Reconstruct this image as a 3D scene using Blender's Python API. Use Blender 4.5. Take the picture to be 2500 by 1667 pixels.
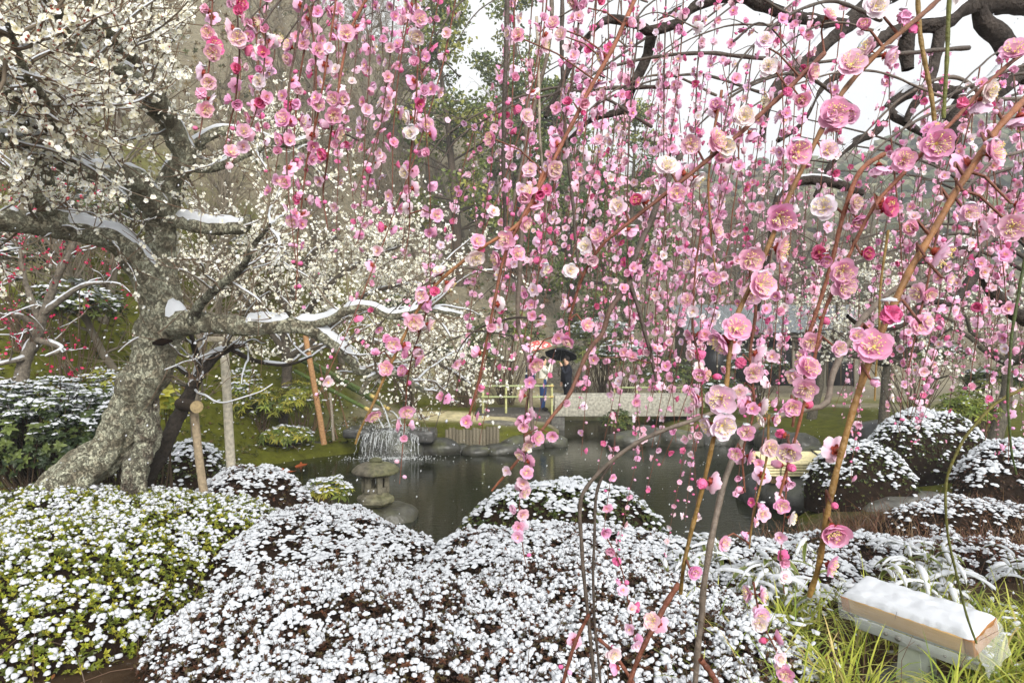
import bpy, math, random
import numpy as np
from mathutils import Matrix, Vector, Euler

SC = bpy.context.scene
for _o in list(bpy.data.objects):
    bpy.data.objects.remove(_o)
COL = SC.collection
rng = np.random.default_rng(7)
random.seed(7)
R = math.radians

# ------------------------------------------------------------------ camera, sky, sun, exposure
CAMZ, F = 2.6, 1667.0
cam = bpy.data.cameras.new('camera'); cam.lens = 24.0; cam.sensor_width = 36.0
cam.clip_start = 0.05; cam.clip_end = 2000.0
camo = bpy.data.objects.new('camera', cam); COL.objects.link(camo)
camo.location = (0, 0, CAMZ); camo.rotation_euler = (R(90), 0, 0)
SC.camera = camo

W = bpy.data.worlds.new('World'); SC.world = W; W.use_nodes = True
nt = W.node_tree; nt.nodes.clear()
sky = nt.nodes.new('ShaderNodeTexSky'); sky.sky_type = 'NISHITA'; sky.sun_disc = False
SUN_EL, SUN_ROT = R(26), R(160)
sky.sun_elevation = SUN_EL; sky.sun_rotation = SUN_ROT
sky.air_density = 1.6; sky.dust_density = 6.0; sky.ozone_density = 1.0
hs = nt.nodes.new('ShaderNodeHueSaturation'); hs.inputs['Saturation'].default_value = 0.07
mxw = nt.nodes.new('ShaderNodeMixRGB'); mxw.inputs['Fac'].default_value = 0.6
mxw.inputs['Color2'].default_value = (11.0, 11.2, 11.3, 1)      # even cloud deck over the whole sky
bg = nt.nodes.new('ShaderNodeBackground'); bg.inputs['Strength'].default_value = 0.062
wo = nt.nodes.new('ShaderNodeOutputWorld')
nt.links.new(sky.outputs[0], hs.inputs['Color']); nt.links.new(hs.outputs[0], mxw.inputs['Color1'])
nt.links.new(mxw.outputs[0], bg.inputs['Color']); nt.links.new(bg.outputs[0], wo.inputs[0])

sl = bpy.data.lights.new('sun', 'SUN'); sl.energy = 1.5; sl.angle = R(25); sl.color = (1, 0.97, 0.92)
so = bpy.data.objects.new('sun', sl); COL.objects.link(so)
so.rotation_euler = (R(90) - SUN_EL, 0, R(20)); so.location = (0, 0, 30)

SC.view_settings.view_transform = 'Standard'; SC.view_settings.look = 'None'
SC.view_settings.exposure = 1.3; SC.view_settings.gamma = 1.0
SC.view_settings.use_curve_mapping = False
SC.render.engine = 'CYCLES'
SC.cycles.max_bounces = 8; SC.cycles.diffuse_bounces = 3; SC.cycles.glossy_bounces = 3
SC.cycles.transmission_bounces = 4; SC.cycles.transparent_max_bounces = 8
SC.cycles.caustics_reflective = False; SC.cycles.caustics_refractive = False
try:
    SC.cycles.use_denoising = True; SC.cycles.denoiser = 'OPENIMAGEDENOISE'
    SC.cycles.denoising_input_passes = 'RGB_ALBEDO_NORMAL'; SC.cycles.denoising_prefilter = 'ACCURATE'
except Exception:
    pass

# ------------------------------------------------------------------ helpers
def lin(r, g, b):
    c = np.array([r, g, b], float) / 255.0
    return np.where(c <= 0.04045, c / 12.92, ((c + 0.055) / 1.055) ** 2.4)

def P(u, v, d):
    """a spot in the garden: u, v on the photograph's 2500x1667 grid, d metres ahead"""
    return np.array([(u - 1250.0) / F * d, d, CAMZ - (v - 833.5) / F * d])

def PL(rows):
    return np.array([P(*r[:3]) for r in rows])

def UV(p):
    p = np.atleast_2d(p)
    d = np.maximum(p[:, 1], 1e-3)
    return 1250 + p[:, 0] / d * F, 833.5 + (CAMZ - p[:, 2]) / d * F

def _hash(i, j, k, seed):
    n = (i * 374761393 + j * 668265263 + k * 2147483647 + seed * 1274126177) & 0xffffffff
    n = ((n ^ (n >> 13)) * 1274126177) & 0xffffffff
    return ((n ^ (n >> 16)) & 0xffff) / 65535.0

def vnoise(p, s=1.0, seed=0):
    p = np.asarray(p, float) * s
    f = np.floor(p).astype(np.int64); t = p - f; t = t * t * (3 - 2 * t)
    o = np.zeros(len(p))
    for a in (0, 1):
        for b in (0, 1):
            for c in (0, 1):
                w = (t[:, 0] if a else 1 - t[:, 0]) * (t[:, 1] if b else 1 - t[:, 1]) * (t[:, 2] if c else 1 - t[:, 2])
                o += w * _hash(f[:, 0] + a, f[:, 1] + b, f[:, 2] + c, seed)
    return o

def fbm(p, s=1.0, seed=0, octv=3):
    o = 0; a = 0.5; tot = 0
    for k in range(octv):
        o = o + a * vnoise(p, s * 2 ** k, seed + k); tot += a; a *= 0.5
    return o / tot

def norm(a):
    return a / np.maximum(np.linalg.norm(a, axis=-1, keepdims=True), 1e-9)

class MB:
    def __init__(self):
        self.V = []; self.C = []; self.T = []; self.Q = []; self.TM = []; self.QM = []; self.n = 0
    def add(self, V, Fc, c, mi=0):
        V = np.asarray(V, float).reshape(-1, 3); Fc = np.asarray(Fc, np.int64)
        c = np.asarray(c, float)
        if c.ndim == 1: c = np.broadcast_to(c, (len(V), 3))
        self.V.append(V); self.C.append(c)
        if Fc.size:
            if Fc.shape[1] == 3: self.T.append(Fc + self.n); self.TM.append(np.full(len(Fc), mi))
            else: self.Q.append(Fc + self.n); self.QM.append(np.full(len(Fc), mi))
        self.n += len(V)
        return self
    def addt(self, tm, mat=None):
        for (V, Fc, C, mi) in tm:
            V = V if mat is None else V @ mat[:3, :3].T + mat[:3, 3]
            self.add(V, Fc, C, mi)
        return self
    def scatter(self, tm, pos, rot, scale, col=None):
        N = len(pos)
        if N == 0: return self
        pos = np.asarray(pos, float); scale = np.broadcast_to(np.asarray(scale, float), (N,)) if np.ndim(scale) < 2 else np.asarray(scale)
        for (V, Fc, C, mi) in tm:
            n = len(V)
            if scale.ndim == 2: L = V[None] * scale[:, None, :]
            else: L = V[None] * scale[:, None, None]
            VV = np.einsum('nij,nvj->nvi', rot, L) + pos[:, None, :]
            CC = np.broadcast_to(C, (n, 3))[None] * (np.ones((N, 1, 3)) if col is None else np.asarray(col)[:, None, :])
            FF = (Fc[None] + (np.arange(N) * n)[:, None, None]).reshape(-1, Fc.shape[1])
            self.add(VV.reshape(-1, 3), FF, CC.reshape(-1, 3), mi)
        return self
    def mesh(self, name, mats, smooth=True):
        me = bpy.data.meshes.new(name)
        V = np.concatenate(self.V) if self.V else np.zeros((0, 3)); C = np.concatenate(self.C) if self.C else np.zeros((0, 3))
        T = np.concatenate(self.T) if self.T else np.zeros((0, 3), np.int64)
        Q = np.concatenate(self.Q) if self.Q else np.zeros((0, 4), np.int64)
        m = np.concatenate(self.TM + self.QM) if (self.TM or self.QM) else np.zeros(0)
        me.vertices.add(len(V)); me.vertices.foreach_set('co', V.ravel())
        loops = np.concatenate([T.ravel(), Q.ravel()])
        me.loops.add(len(loops)); me.loops.foreach_set('vertex_index', loops.astype(np.int32))
        cnt = np.concatenate([np.full(len(T), 3), np.full(len(Q), 4)]).astype(np.int32)
        me.polygons.add(len(cnt))
        me.polygons.foreach_set('loop_start', np.concatenate([[0], np.cumsum(cnt)[:-1]]).astype(np.int32) if len(cnt) else np.zeros(0, np.int32))
        me.polygons.foreach_set('loop_total', cnt)
        me.polygons.foreach_set('material_index', m.astype(np.int32))
        me.polygons.foreach_set('use_smooth', np.full(len(cnt), smooth, dtype=bool))
        ca = me.color_attributes.new('Col', 'FLOAT_COLOR', 'POINT')
        ca.data.foreach_set('color', np.concatenate([C, np.ones((len(C), 1))], 1).ravel().astype(np.float32))
        for mt in (mats if isinstance(mats, (list, tuple)) else [mats]): me.materials.append(mt)
        me.update(calc_edges=True)
        return me
    def build(self, name, mats, parent=None, smooth=True, kind=None):
        return link(name, self.mesh(name, mats, smooth), parent, kind)

def link(name, me, parent=None, kind=None, color=None):
    o = bpy.data.objects.new(name, me); COL.objects.link(o)
    if parent is not None:
        o.parent = parent
    if kind: o['kind'] = kind
    if color is not None: o.color = (*color, 1)
    return o

def tag(o, label, cat, group=None, kind=None):
    o['label'] = label; o['category'] = cat
    if group: o['group'] = group
    if kind: o['kind'] = kind
    return o

def thing(name, label, cat, loc=(0, 0, 0), rz=0.0, group=None):
    o = bpy.data.objects.new(name, None); COL.objects.link(o)
    o.location = tuple(float(a) for a in loc); o.rotation_euler = (0, 0, rz); o.empty_display_size = 0.2
    return tag(o, label, cat, group)

def under(o, parent):
    """child whose vertices are in world coordinates, under an unrotated Empty"""
    o.parent = parent
    o.matrix_parent_inverse = Matrix.Translation(-Vector(parent.location))
    return o

# --- basic shapes: lists of (V, F, C, mat) so that they can be scattered or added
def box(x0, x1, y0, y1, z0, z1, c, mi=0):
    V = np.array([[x, y, z] for z in (z0, z1) for y in (y0, y1) for x in (x0, x1)], float)
    Fc = np.array([[0, 2, 3, 1], [4, 5, 7, 6], [0, 1, 5, 4], [2, 6, 7, 3], [0, 4, 6, 2], [1, 3, 7, 5]])
    return [(V, Fc, np.broadcast_to(np.asarray(c, float), (8, 3)), mi)]

def bevbox(x0, x1, y0, y1, z0, z1, c, b=0.01, mi=0):
    bm = __import__('bmesh').new()
    __import__('bmesh').ops.create_cube(bm, size=1.0)
    for v in bm.verts:
        v.co = ((x0 + x1) / 2 + v.co.x * (x1 - x0), (y0 + y1) / 2 + v.co.y * (y1 - y0), (z0 + z1) / 2 + v.co.z * (z1 - z0))
    __import__('bmesh').ops.bevel(bm, geom=bm.edges[:], offset=b, segments=2, affect='EDGES', profile=0.6)
    return frombm(bm, c, mi)

def frombm(bm, c, mi=0):
    bmesh = __import__('bmesh')
    bmesh.ops.triangulate(bm, faces=bm.faces[:]); bm.verts.ensure_lookup_table(); bm.verts.index_update()
    V = np.array([v.co[:] for v in bm.verts]); Fc = np.array([[v.index for v in f.verts] for f in bm.faces])
    bm.free()
    return [(V, Fc, np.broadcast_to(np.asarray(c, float), (len(V), 3)), mi)]

def ico(sub, c, mi=0):
    bmesh = __import__('bmesh'); bm = bmesh.new(); bmesh.ops.create_icosphere(bm, subdivisions=sub, radius=1.0)
    return frombm(bm, c, mi)

def tubes(Pt, Rd, sides, c, mi=0, cap=False):
    """N tubes with n points each: Pt (N,n,3), Rd (N,n)"""
    Pt = np.asarray(Pt, float)
    if Pt.ndim == 2: Pt = Pt[None]
    N, n, _ = Pt.shape
    Rd = np.broadcast_to(np.asarray(Rd, float), (N, n))
    T = norm(np.gradient(Pt, axis=1))
    D = norm(Pt[:, -1] - Pt[:, 0] + 1e-6)
    ref = np.where((np.abs(D[:, 2:3]) < 0.8), np.array([[0, 0, 1.0]]), np.array([[1.0, 0, 0]]))
    U = np.empty_like(Pt); u = norm(np.cross(T[:, 0], ref)); U[:, 0] = u
    for i in range(1, n):
        u = norm(u - T[:, i] * np.sum(u * T[:, i], -1, keepdims=True)); U[:, i] = u
    B = np.cross(T, U)
    a = np.arange(sides) / sides * 2 * np.pi
    V = Pt[:, :, None] + Rd[:, :, None, None] * (np.cos(a)[None, None, :, None] * U[:, :, None] + np.sin(a)[None, None, :, None] * B[:, :, None])
    k = np.arange(sides); k2 = (k + 1) % sides
    base = (np.arange(N) * n * sides)[:, None, None] + (np.arange(n - 1) * sides)[None, :, None]
    Fc = np.stack([base + k, base + k2, base + sides + k2, base + sides + k], -1).reshape(-1, 4)
    c = np.asarray(c, float)
    if c.ndim == 1: CC = np.broadcast_to(c, (N * n * sides, 3))
    elif c.ndim == 2: CC = np.repeat(c, n * sides, 0)
    else: CC = np.repeat(c.reshape(-1, 3), sides, 0)
    return [(V.reshape(-1, 3), Fc, CC, mi)]

def resample(pts, n, rad=None):
    """Catmull-Rom through pts to n points; radii interpolated"""
    p = np.asarray(pts, float); m = len(p)
    ext = np.vstack([2 * p[0] - p[1], p, 2 * p[-1] - p[-2]])
    s = np.concatenate([[0], np.cumsum(np.linalg.norm(np.diff(p, axis=0), axis=1))]); s /= s[-1]
    tt = np.linspace(0, 1, n); i = np.clip(np.searchsorted(s, tt, 'right') - 1, 0, m - 2)
    t = ((tt - s[i]) / np.maximum(s[i + 1] - s[i], 1e-9))[:, None]
    a, b, c, d = ext[i], ext[i + 1], ext[i + 2], ext[i + 3]
    o = 0.5 * (2 * b + (c - a) * t + (2 * a - 5 * b + 4 * c - d) * t ** 2 + (3 * b - a - 3 * c + d) * t ** 3)
    if rad is None: return o
    return o, np.interp(tt, s, rad)

def grow(start, dirn, length, n, wander, bias=(0, 0, 0), seed=1):
    """N wandering branches -> (N,n,3)"""
    g = np.random.default_rng(seed); N = len(start)
    p = np.array(start, float); d = norm(np.array(dirn, float)); st = (np.broadcast_to(length, (N,)) / (n - 1))[:, None]
    out = [p.copy()]; b = np.asarray(bias, float)
    for i in range(n - 1):
        d = norm(d + g.normal(0, wander, (N, 3)) + b)
        p = p + d * st; out.append(p.copy())
    return np.stack(out, 1)

def randrot(N, g=rng):
    q = g.normal(size=(N, 4)); q /= np.linalg.norm(q, axis=1, keepdims=True)
    w, x, y, z = q.T
    return np.stack([np.stack([1 - 2 * (y * y + z * z), 2 * (x * y - z * w), 2 * (x * z + y * w)], -1),
                     np.stack([2 * (x * y + z * w), 1 - 2 * (x * x + z * z), 2 * (y * z - x * w)], -1),
                     np.stack([2 * (x * z - y * w), 2 * (y * z + x * w), 1 - 2 * (x * x + y * y)], -1)], 1)

def zrot(nrm, g=rng, spin=None):
    """rotations taking +z to nrm with a random spin"""
    z = norm(np.asarray(nrm, float)); N = len(z)
    ref = np.where(np.abs(z[:, 2:3]) < 0.9, np.array([[0, 0, 1.0]]), np.array([[1.0, 0, 0]]))
    x = norm(np.cross(ref, z)); y = np.cross(z, x)
    a = g.uniform(0, 2 * np.pi, N) if spin is None else np.broadcast_to(spin, (N,))
    ca, sa = np.cos(a)[:, None], np.sin(a)[:, None]
    return np.stack([x * ca + y * sa, -x * sa + y * ca, z], -1)

# ------------------------------------------------------------------ materials
def mat(name, rough=0.7, spec=0.3, base=None, vcol=True, noise=0.0, nscale=8.0, bump=0.0, bscale=30.0, trans=0.0, objcol=False, sss=0.0, metallic=0.0):
    m = bpy.data.materials.new(name); m.use_nodes = True; t = m.node_tree; N = t.nodes; L = t.links
    bs = N['Principled BSDF']; bs.inputs['Roughness'].default_value = rough; bs.inputs['Specular IOR Level'].default_value = spec
    bs.inputs['Metallic'].default_value = metallic
    if vcol:
        a = N.new('ShaderNodeVertexColor'); a.layer_name = 'Col'; src = a.outputs['Color']
    else:
        rgb = N.new('ShaderNodeRGB'); rgb.outputs[0].default_value = (*base, 1); src = rgb.outputs[0]
    if objcol:
        oi = N.new('ShaderNodeObjectInfo'); mx = N.new('ShaderNodeMixRGB'); mx.blend_type = 'MULTIPLY'; mx.inputs['Fac'].default_value = 1
        L.new(src, mx.inputs['Color1']); L.new(oi.outputs['Color'], mx.inputs['Color2']); src = mx.outputs[0]
    tc = N.new('ShaderNodeTexCoord')
    if noise:
        nz = N.new('ShaderNodeTexNoise'); nz.inputs['Scale'].default_value = nscale; nz.inputs['Detail'].default_value = 6
        L.new(tc.outputs['Object'], nz.inputs['Vector'])
        rp = N.new('ShaderNodeMapRange'); rp.inputs['From Min'].default_value = 0.3; rp.inputs['From Max'].default_value = 0.7
        rp.inputs['To Min'].default_value = 1 - noise; rp.inputs['To Max'].default_value = 1 + noise
        L.new(nz.outputs['Fac'], rp.inputs['Value'])
        vm = N.new('ShaderNodeVectorMath'); vm.operation = 'SCALE'
        L.new(src, vm.inputs[0]); L.new(rp.outputs[0], vm.inputs['Scale']); src = vm.outputs[0]
    L.new(src, bs.inputs['Base Color'])
    if bump:
        nb = N.new('ShaderNodeTexNoise'); nb.inputs['Scale'].default_value = bscale; nb.inputs['Detail'].default_value = 5
        L.new(tc.outputs['Object'], nb.inputs['Vector'])
        bp = N.new('ShaderNodeBump'); bp.inputs['Strength'].default_value = bump; bp.inputs['Distance'].default_value = 0.02
        L.new(nb.outputs['Fac'], bp.inputs['Height']); L.new(bp.outputs[0], bs.inputs['Normal'])
    if trans:
        tr = N.new('ShaderNodeBsdfTranslucent'); L.new(src, tr.inputs['Color'])
        ms = N.new('ShaderNodeMixShader'); ms.inputs['Fac'].default_value = trans
        L.new(bs.outputs[0], ms.inputs[1]); L.new(tr.outputs[0], ms.inputs[2]); L.new(ms.outputs[0], N['Material Output'].inputs[0])
    if sss:
        bs.inputs['Subsurface Weight'].default_value = sss
        bs.inputs['Subsurface Radius'].default_value = (0.02, 0.02, 0.02)
    return m

M = {}
M['petal'] = mat('petal', 0.6, 0.2, trans=0.24, objcol=True)
M['stamen'] = mat('stamen', 0.6, 0.2)
M['calyx'] = mat('calyx', 0.5, 0.3)
M['cane'] = mat('cane_bark', 0.5, 0.35, noise=0.35, nscale=60, bump=0.3, bscale=160)
M['bark'] = mat('dark_bark', 0.8, 0.25, noise=0.45, nscale=25, bump=0.9, bscale=60)
M['twig'] = mat('twig', 0.75, 0.2)
M['leaf'] = mat('leaf', 0.45, 0.4, trans=0.25)
M['snow'] = mat('snow', 0.75, 0.15, vcol=False, base=(0.64, 0.66, 0.69), bump=0.35, bscale=220)
M['stone'] = mat('stone', 0.75, 0.3, noise=0.45, nscale=14, bump=0.7, bscale=45)
M['wetstone'] = mat('wet_stone', 0.35, 0.5, noise=0.5, nscale=7, bump=0.7, bscale=16)
M['wood'] = mat('weathered_wood', 0.75, 0.2, noise=0.3, nscale=30, bump=0.4, bscale=60)
def grain_mat():
    m = bpy.data.materials.new('planed_wood'); m.use_nodes = True; t = m.node_tree; N = t.nodes; L = t.links; bs = N['Principled BSDF']; bs.inputs['Roughness'].default_value = 0.55
    a = N.new('ShaderNodeVertexColor'); a.layer_name = 'Col'; tc = N.new('ShaderNodeTexCoord'); mp = N.new('ShaderNodeMapping'); mp.inputs['Scale'].default_value = (5, 90, 120)
    L.new(tc.outputs['Object'], mp.inputs['Vector']); n = N.new('ShaderNodeTexNoise'); n.inputs['Scale'].default_value = 1.0; n.inputs['Detail'].default_value = 5; L.new(mp.outputs[0], n.inputs['Vector'])
    r = N.new('ShaderNodeMapRange'); r.inputs['From Min'].default_value = .3; r.inputs['From Max'].default_value = .7; r.inputs['To Min'].default_value = .82; r.inputs['To Max'].default_value = 1.1; L.new(n.outputs['Fac'], r.inputs['Value'])
    v = N.new('ShaderNodeVectorMath'); v.operation = 'SCALE'; L.new(a.outputs['Color'], v.inputs[0]); L.new(r.outputs[0], v.inputs['Scale']); L.new(v.outputs[0], bs.inputs['Base Color'])
    return m
M['grain'] = grain_mat()
M['paint'] = mat('painted_metal', 0.45, 0.4, noise=0.1, nscale=18)
M['cloth'] = mat('cloth', 0.85, 0.1, noise=0.15, nscale=40, bump=0.25, bscale=90)
M['skin'] = mat('skin', 0.6, 0.3)
M['bamboo'] = mat('bamboo', 0.4, 0.4, noise=0.2, nscale=20)
M['plain'] = mat('plain', 0.7, 0.25)
M['soil'] = mat('soil', 0.95, 0.1, noise=0.4, nscale=12, bump=0.6, bscale=30)

def lichen_bark():
    m = bpy.data.materials.new('lichen_bark'); m.use_nodes = True; t = m.node_tree; N = t.nodes; L = t.links
    bs = N['Principled BSDF']; bs.inputs['Roughness'].default_value = 0.9; bs.inputs['Specular IOR Level'].default_value = 0.15
    a = N.new('ShaderNodeVertexColor'); a.layer_name = 'Col'
    tc = N.new('ShaderNodeTexCoord')
    n1 = N.new('ShaderNodeTexNoise'); n1.inputs['Scale'].default_value = 9; n1.inputs['Detail'].default_value = 8; n1.inputs['Roughness'].default_value = 0.7
    n2 = N.new('ShaderNodeTexVoronoi'); n2.inputs['Scale'].default_value = 26; n2.feature = 'DISTANCE_TO_EDGE'
    L.new(tc.outputs['Object'], n1.inputs['Vector'])
    wv = N.new('ShaderNodeMixRGB'); wv.inputs['Fac'].default_value = 0.22
    L.new(tc.outputs['Object'], wv.inputs['Color1']); L.new(n1.outputs['Color'], wv.inputs['Color2']); L.new(wv.outputs[0], n2.inputs['Vector'])
    r1 = N.new('ShaderNodeMapRange'); r1.inputs['From Min'].default_value = 0.42; r1.inputs['From Max'].default_value = 0.56
    L.new(n1.outputs['Fac'], r1.inputs['Value'])
    r2 = N.new('ShaderNodeMapRange'); r2.inputs['From Min'].default_value = 0.02; r2.inputs['From Max'].default_value = 0.10
    L.new(n2.outputs['Distance'], r2.inputs['Value'])
    mu = N.new('ShaderNodeMath'); mu.operation = 'MULTIPLY'; L.new(r1.outputs[0], mu.inputs[0]); L.new(r2.outputs[0], mu.inputs[1])
    mp = N.new('ShaderNodeMapping'); mp.inputs['Scale'].default_value = (34, 34, 11); mp.inputs['Rotation'].default_value = (0, R(-38), 0); L.new(wv.outputs[0], mp.inputs['Vector'])
    n3 = N.new('ShaderNodeTexVoronoi'); n3.inputs['Scale'].default_value = 1.0; n3.feature = 'DISTANCE_TO_EDGE'; L.new(mp.outputs[0], n3.inputs['Vector'])
    r3 = N.new('ShaderNodeMapRange'); r3.inputs['From Min'].default_value = 0.0; r3.inputs['From Max'].default_value = 0.12; r3.inputs['To Min'].default_value = 0.55; L.new(n3.outputs['Distance'], r3.inputs['Value'])
    mx = N.new('ShaderNodeMixRGB'); mx.inputs['Color2'].default_value = (*lin(200, 200, 176), 1)
    L.new(mu.outputs[0], mx.inputs['Fac']); L.new(a.outputs['Color'], mx.inputs['Color1']); vs = N.new('ShaderNodeVectorMath'); vs.operation = 'SCALE'; L.new(mx.outputs[0], vs.inputs[0]); L.new(r3.outputs[0], vs.inputs['Scale']); L.new(vs.outputs[0], bs.inputs['Base Color'])
    bp = N.new('ShaderNodeBump'); bp.inputs['Strength'].default_value = 1.0; bp.inputs['Distance'].default_value = 0.04
    ad = N.new('ShaderNodeMath'); ad.operation = 'ADD'; L.new(r3.outputs[0], ad.inputs[0]); L.new(n1.outputs['Fac'], ad.inputs[1])
    L.new(ad.outputs[0], bp.inputs['Height']); L.new(bp.outputs[0], bs.inputs['Normal'])
    return m
M['lichen'] = lichen_bark()

def ground_mat():
    m = bpy.data.materials.new('ground'); m.use_nodes = True; t = m.node_tree; N = t.nodes; L = t.links
    bs = N['Principled BSDF']; bs.inputs['Roughness'].default_value = 0.95; bs.inputs['Specular IOR Level'].default_value = 0.1
    a = N.new('ShaderNodeVertexColor'); a.layer_name = 'Col'; tc = N.new('ShaderNodeTexCoord')
    n1 = N.new('ShaderNodeTexNoise'); n1.inputs['Scale'].default_value = 5; n1.inputs['Detail'].default_value = 10; n1.inputs['Roughness'].default_value = 0.75
    L.new(tc.outputs['Object'], n1.inputs['Vector'])
    r = N.new('ShaderNodeMapRange'); r.inputs['From Min'].default_value = 0.3; r.inputs['From Max'].default_value = 0.7
    r.inputs['To Min'].default_value = 0.5; r.inputs['To Max'].default_value = 1.5; L.new(n1.outputs['Fac'], r.inputs['Value'])
    vm = N.new('ShaderNodeVectorMath'); vm.operation = 'SCALE'; L.new(a.outputs['Color'], vm.inputs[0]); L.new(r.outputs[0], vm.inputs['Scale'])
    n2 = N.new('ShaderNodeTexNoise'); n2.inputs['Scale'].default_value = 1.3; n2.inputs['Detail'].default_value = 12; n2.inputs['Roughness'].default_value = 0.8
    L.new(tc.outputs['Object'], n2.inputs['Vector'])
    r2 = N.new('ShaderNodeMapRange'); r2.inputs['From Min'].default_value = 0.60; r2.inputs['From Max'].default_value = 0.68; r2.inputs['To Max'].default_value = 0.6
    L.new(n2.outputs['Fac'], r2.inputs['Value'])
    mx = N.new('ShaderNodeMixRGB'); mx.inputs['Color2'].default_value = (0.8, 0.82, 0.84, 1)      # thin settled snow
    L.new(r2.outputs[0], mx.inputs['Fac']); L.new(vm.outputs[0], mx.inputs['Color1']); L.new(mx.outputs[0], bs.inputs['Base Color'])
    bp = N.new('ShaderNodeBump'); bp.inputs['Strength'].default_value = 0.8; bp.inputs['Distance'].default_value = 0.05
    L.new(n1.outputs['Fac'], bp.inputs['Height']); L.new(bp.outputs[0], bs.inputs['Normal'])
    return m
M['ground'] = ground_mat()

def water_mat():
    m = bpy.data.materials.new('pond_water'); m.use_nodes = True; t = m.node_tree; N = t.nodes; L = t.links
    bs = N['Principled BSDF']; bs.inputs['Base Color'].default_value = (0.012, 0.014, 0.006, 1)
    bs.inputs['Roughness'].default_value = 0.06; bs.inputs['IOR'].default_value = 1.33
    tc = N.new('ShaderNodeTexCoord'); mp = N.new('ShaderNodeMapping'); mp.inputs['Scale'].default_value = (1.0, 2.6, 1)
    L.new(tc.outputs['Object'], mp.inputs['Vector'])
    n1 = N.new('ShaderNodeTexNoise'); n1.inputs['Scale'].default_value = 4.5; n1.inputs['Detail'].default_value = 4
    L.new(mp.outputs[0], n1.inputs['Vector'])
    bp = N.new('ShaderNodeBump'); bp.inputs['Strength'].default_value = 0.15; bp.inputs['Distance'].default_value = 0.03
    L.new(n1.outputs['Fac'], bp.inputs['Height']); L.new(bp.outputs[0], bs.inputs['Normal'])
    return m
M['water'] = water_mat()

def clear_mat(name, tint, rough=0.1, fac=0.75):
    m = bpy.data.materials.new(name); m.use_nodes = True; t = m.node_tree; N = t.nodes; L = t.links
    bs = N['Principled BSDF']; bs.inputs['Base Color'].default_value = (*tint, 1); bs.inputs['Roughness'].default_value = rough
    tr = N.new('ShaderNodeBsdfTransparent'); ms = N.new('ShaderNodeMixShader'); ms.inputs['Fac'].default_value = fac
    L.new(bs.outputs[0], ms.inputs[1]); L.new(tr.outputs[0], ms.inputs[2]); L.new(ms.outputs[0], N['Material Output'].inputs[0])
    return m
M['film'] = clear_mat('clear_plastic', (0.8, 0.82, 0.8), 0.15, 0.72)
M['spray'] = clear_mat('white_water', (0.85, 0.88, 0.88), 0.3, 0.62)

# ================================================================== THE SETTING
POND = np.array([(-2.2, 7.4), (-3.9, 8.8), (-4.8, 10.6), (-5.2, 12.6), (-5.3, 14.2), (-4.5, 15.2), (-3.4, 16.2), (-1.8, 17.0), (0.4, 17.8),
                 (1.3, 18.8), (1.5, 22.5), (4.2, 22.5), (4.4, 19.0), (6.0, 18.3), (7.6, 16.6), (7.0, 13.6), (5.6, 11.7), (4.3, 10.2), (3.6, 8.6), (1.5, 7.6)])

def pond_sd(x, y):
    """distance to the shore line, positive on land"""
    p = np.stack([x, y], -1); best = np.full(len(x), 1e9); ins = np.zeros(len(x), bool)
    for i in range(len(POND)):
        a = POND[i]; b = POND[(i + 1) % len(POND)]; ab = b - a
        t = np.clip(((p - a) @ ab) / (ab @ ab), 0, 1)
        best = np.minimum(best, np.linalg.norm(p - a - t[:, None] * ab, axis=1))
        c = ((a[1] > y) != (b[1] > y)) & (x < (b[0] - a[0]) * (y - a[1]) / (b[1] - a[1] + 1e-12) + a[0])
        ins ^= c
    return np.where(ins, -best, best)

def sm(t):
    t = np.clip(t, 0, 1); return t * t * (3 - 2 * t)

def H(x, y):
    x = np.asarray(x, float).ravel(); y = np.asarray(y, float).ravel()
    sd = pond_sd(x, y)
    z = np.interp(sd, [-1.6, -0.5, 0, 0.35, 1.5, 4], [-0.8, -0.5, 0.02, 0.24, 0.40, 0.55])
    land = sm(sd / 1.5)
    z += land * np.interp(y, [-5, 2.6, 4.5, 8.5], [0.45, 0.45, 0.3, 0.0])
    yb = np.interp(x, [-60, -16, -9, -6.5, -3, 2, 10, 25, 60, 400], [3, 6.5, 9, 13.5, 22, 25, 27, 32, 36, 40])
    hm = np.interp(x, [-300, -40, -24, -16, -8, 2, 12, 22, 45, 400], [36, 35, 32, 24, 19, 17, 12, 7.5, 6, 6])
    t = np.clip((y - yb) / 36.0, 0, 1.15)
    p3 = np.stack([x, y, np.zeros_like(x)], -1)
    z += hm * np.power(t, 1.12) + (t > 0) * np.minimum(t * 8, 1) * (fbm(p3, 0.25, 5) - 0.5) * 1.2
    # far ridge beyond the garden on the right
    z += 38 * np.exp(-((x - 100) / 55) ** 2) * sm((y - 62) / 75) + 15 * np.exp(-((x - 28) / 30) ** 2) * sm((y - 62) / 65)
    z += land * (fbm(p3, 1.3, 9) - 0.5) * 0.08
    return z

def Hs(x, y):
    return float(H(np.array([x]), np.array([y]))[0])

def axis(a, b, fine0, fine1, step, grow_=1.12):
    c = list(np.arange(fine0, fine1 + 1e-6, step)); s = step
    while c[-1] < b: s *= grow_; c.append(c[-1] + s)
    s = step; lo = [fine0]
    while lo[-1] > a: s *= grow_; lo.append(lo[-1] - s)
    return np.array(lo[:0:-1] + c)

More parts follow.
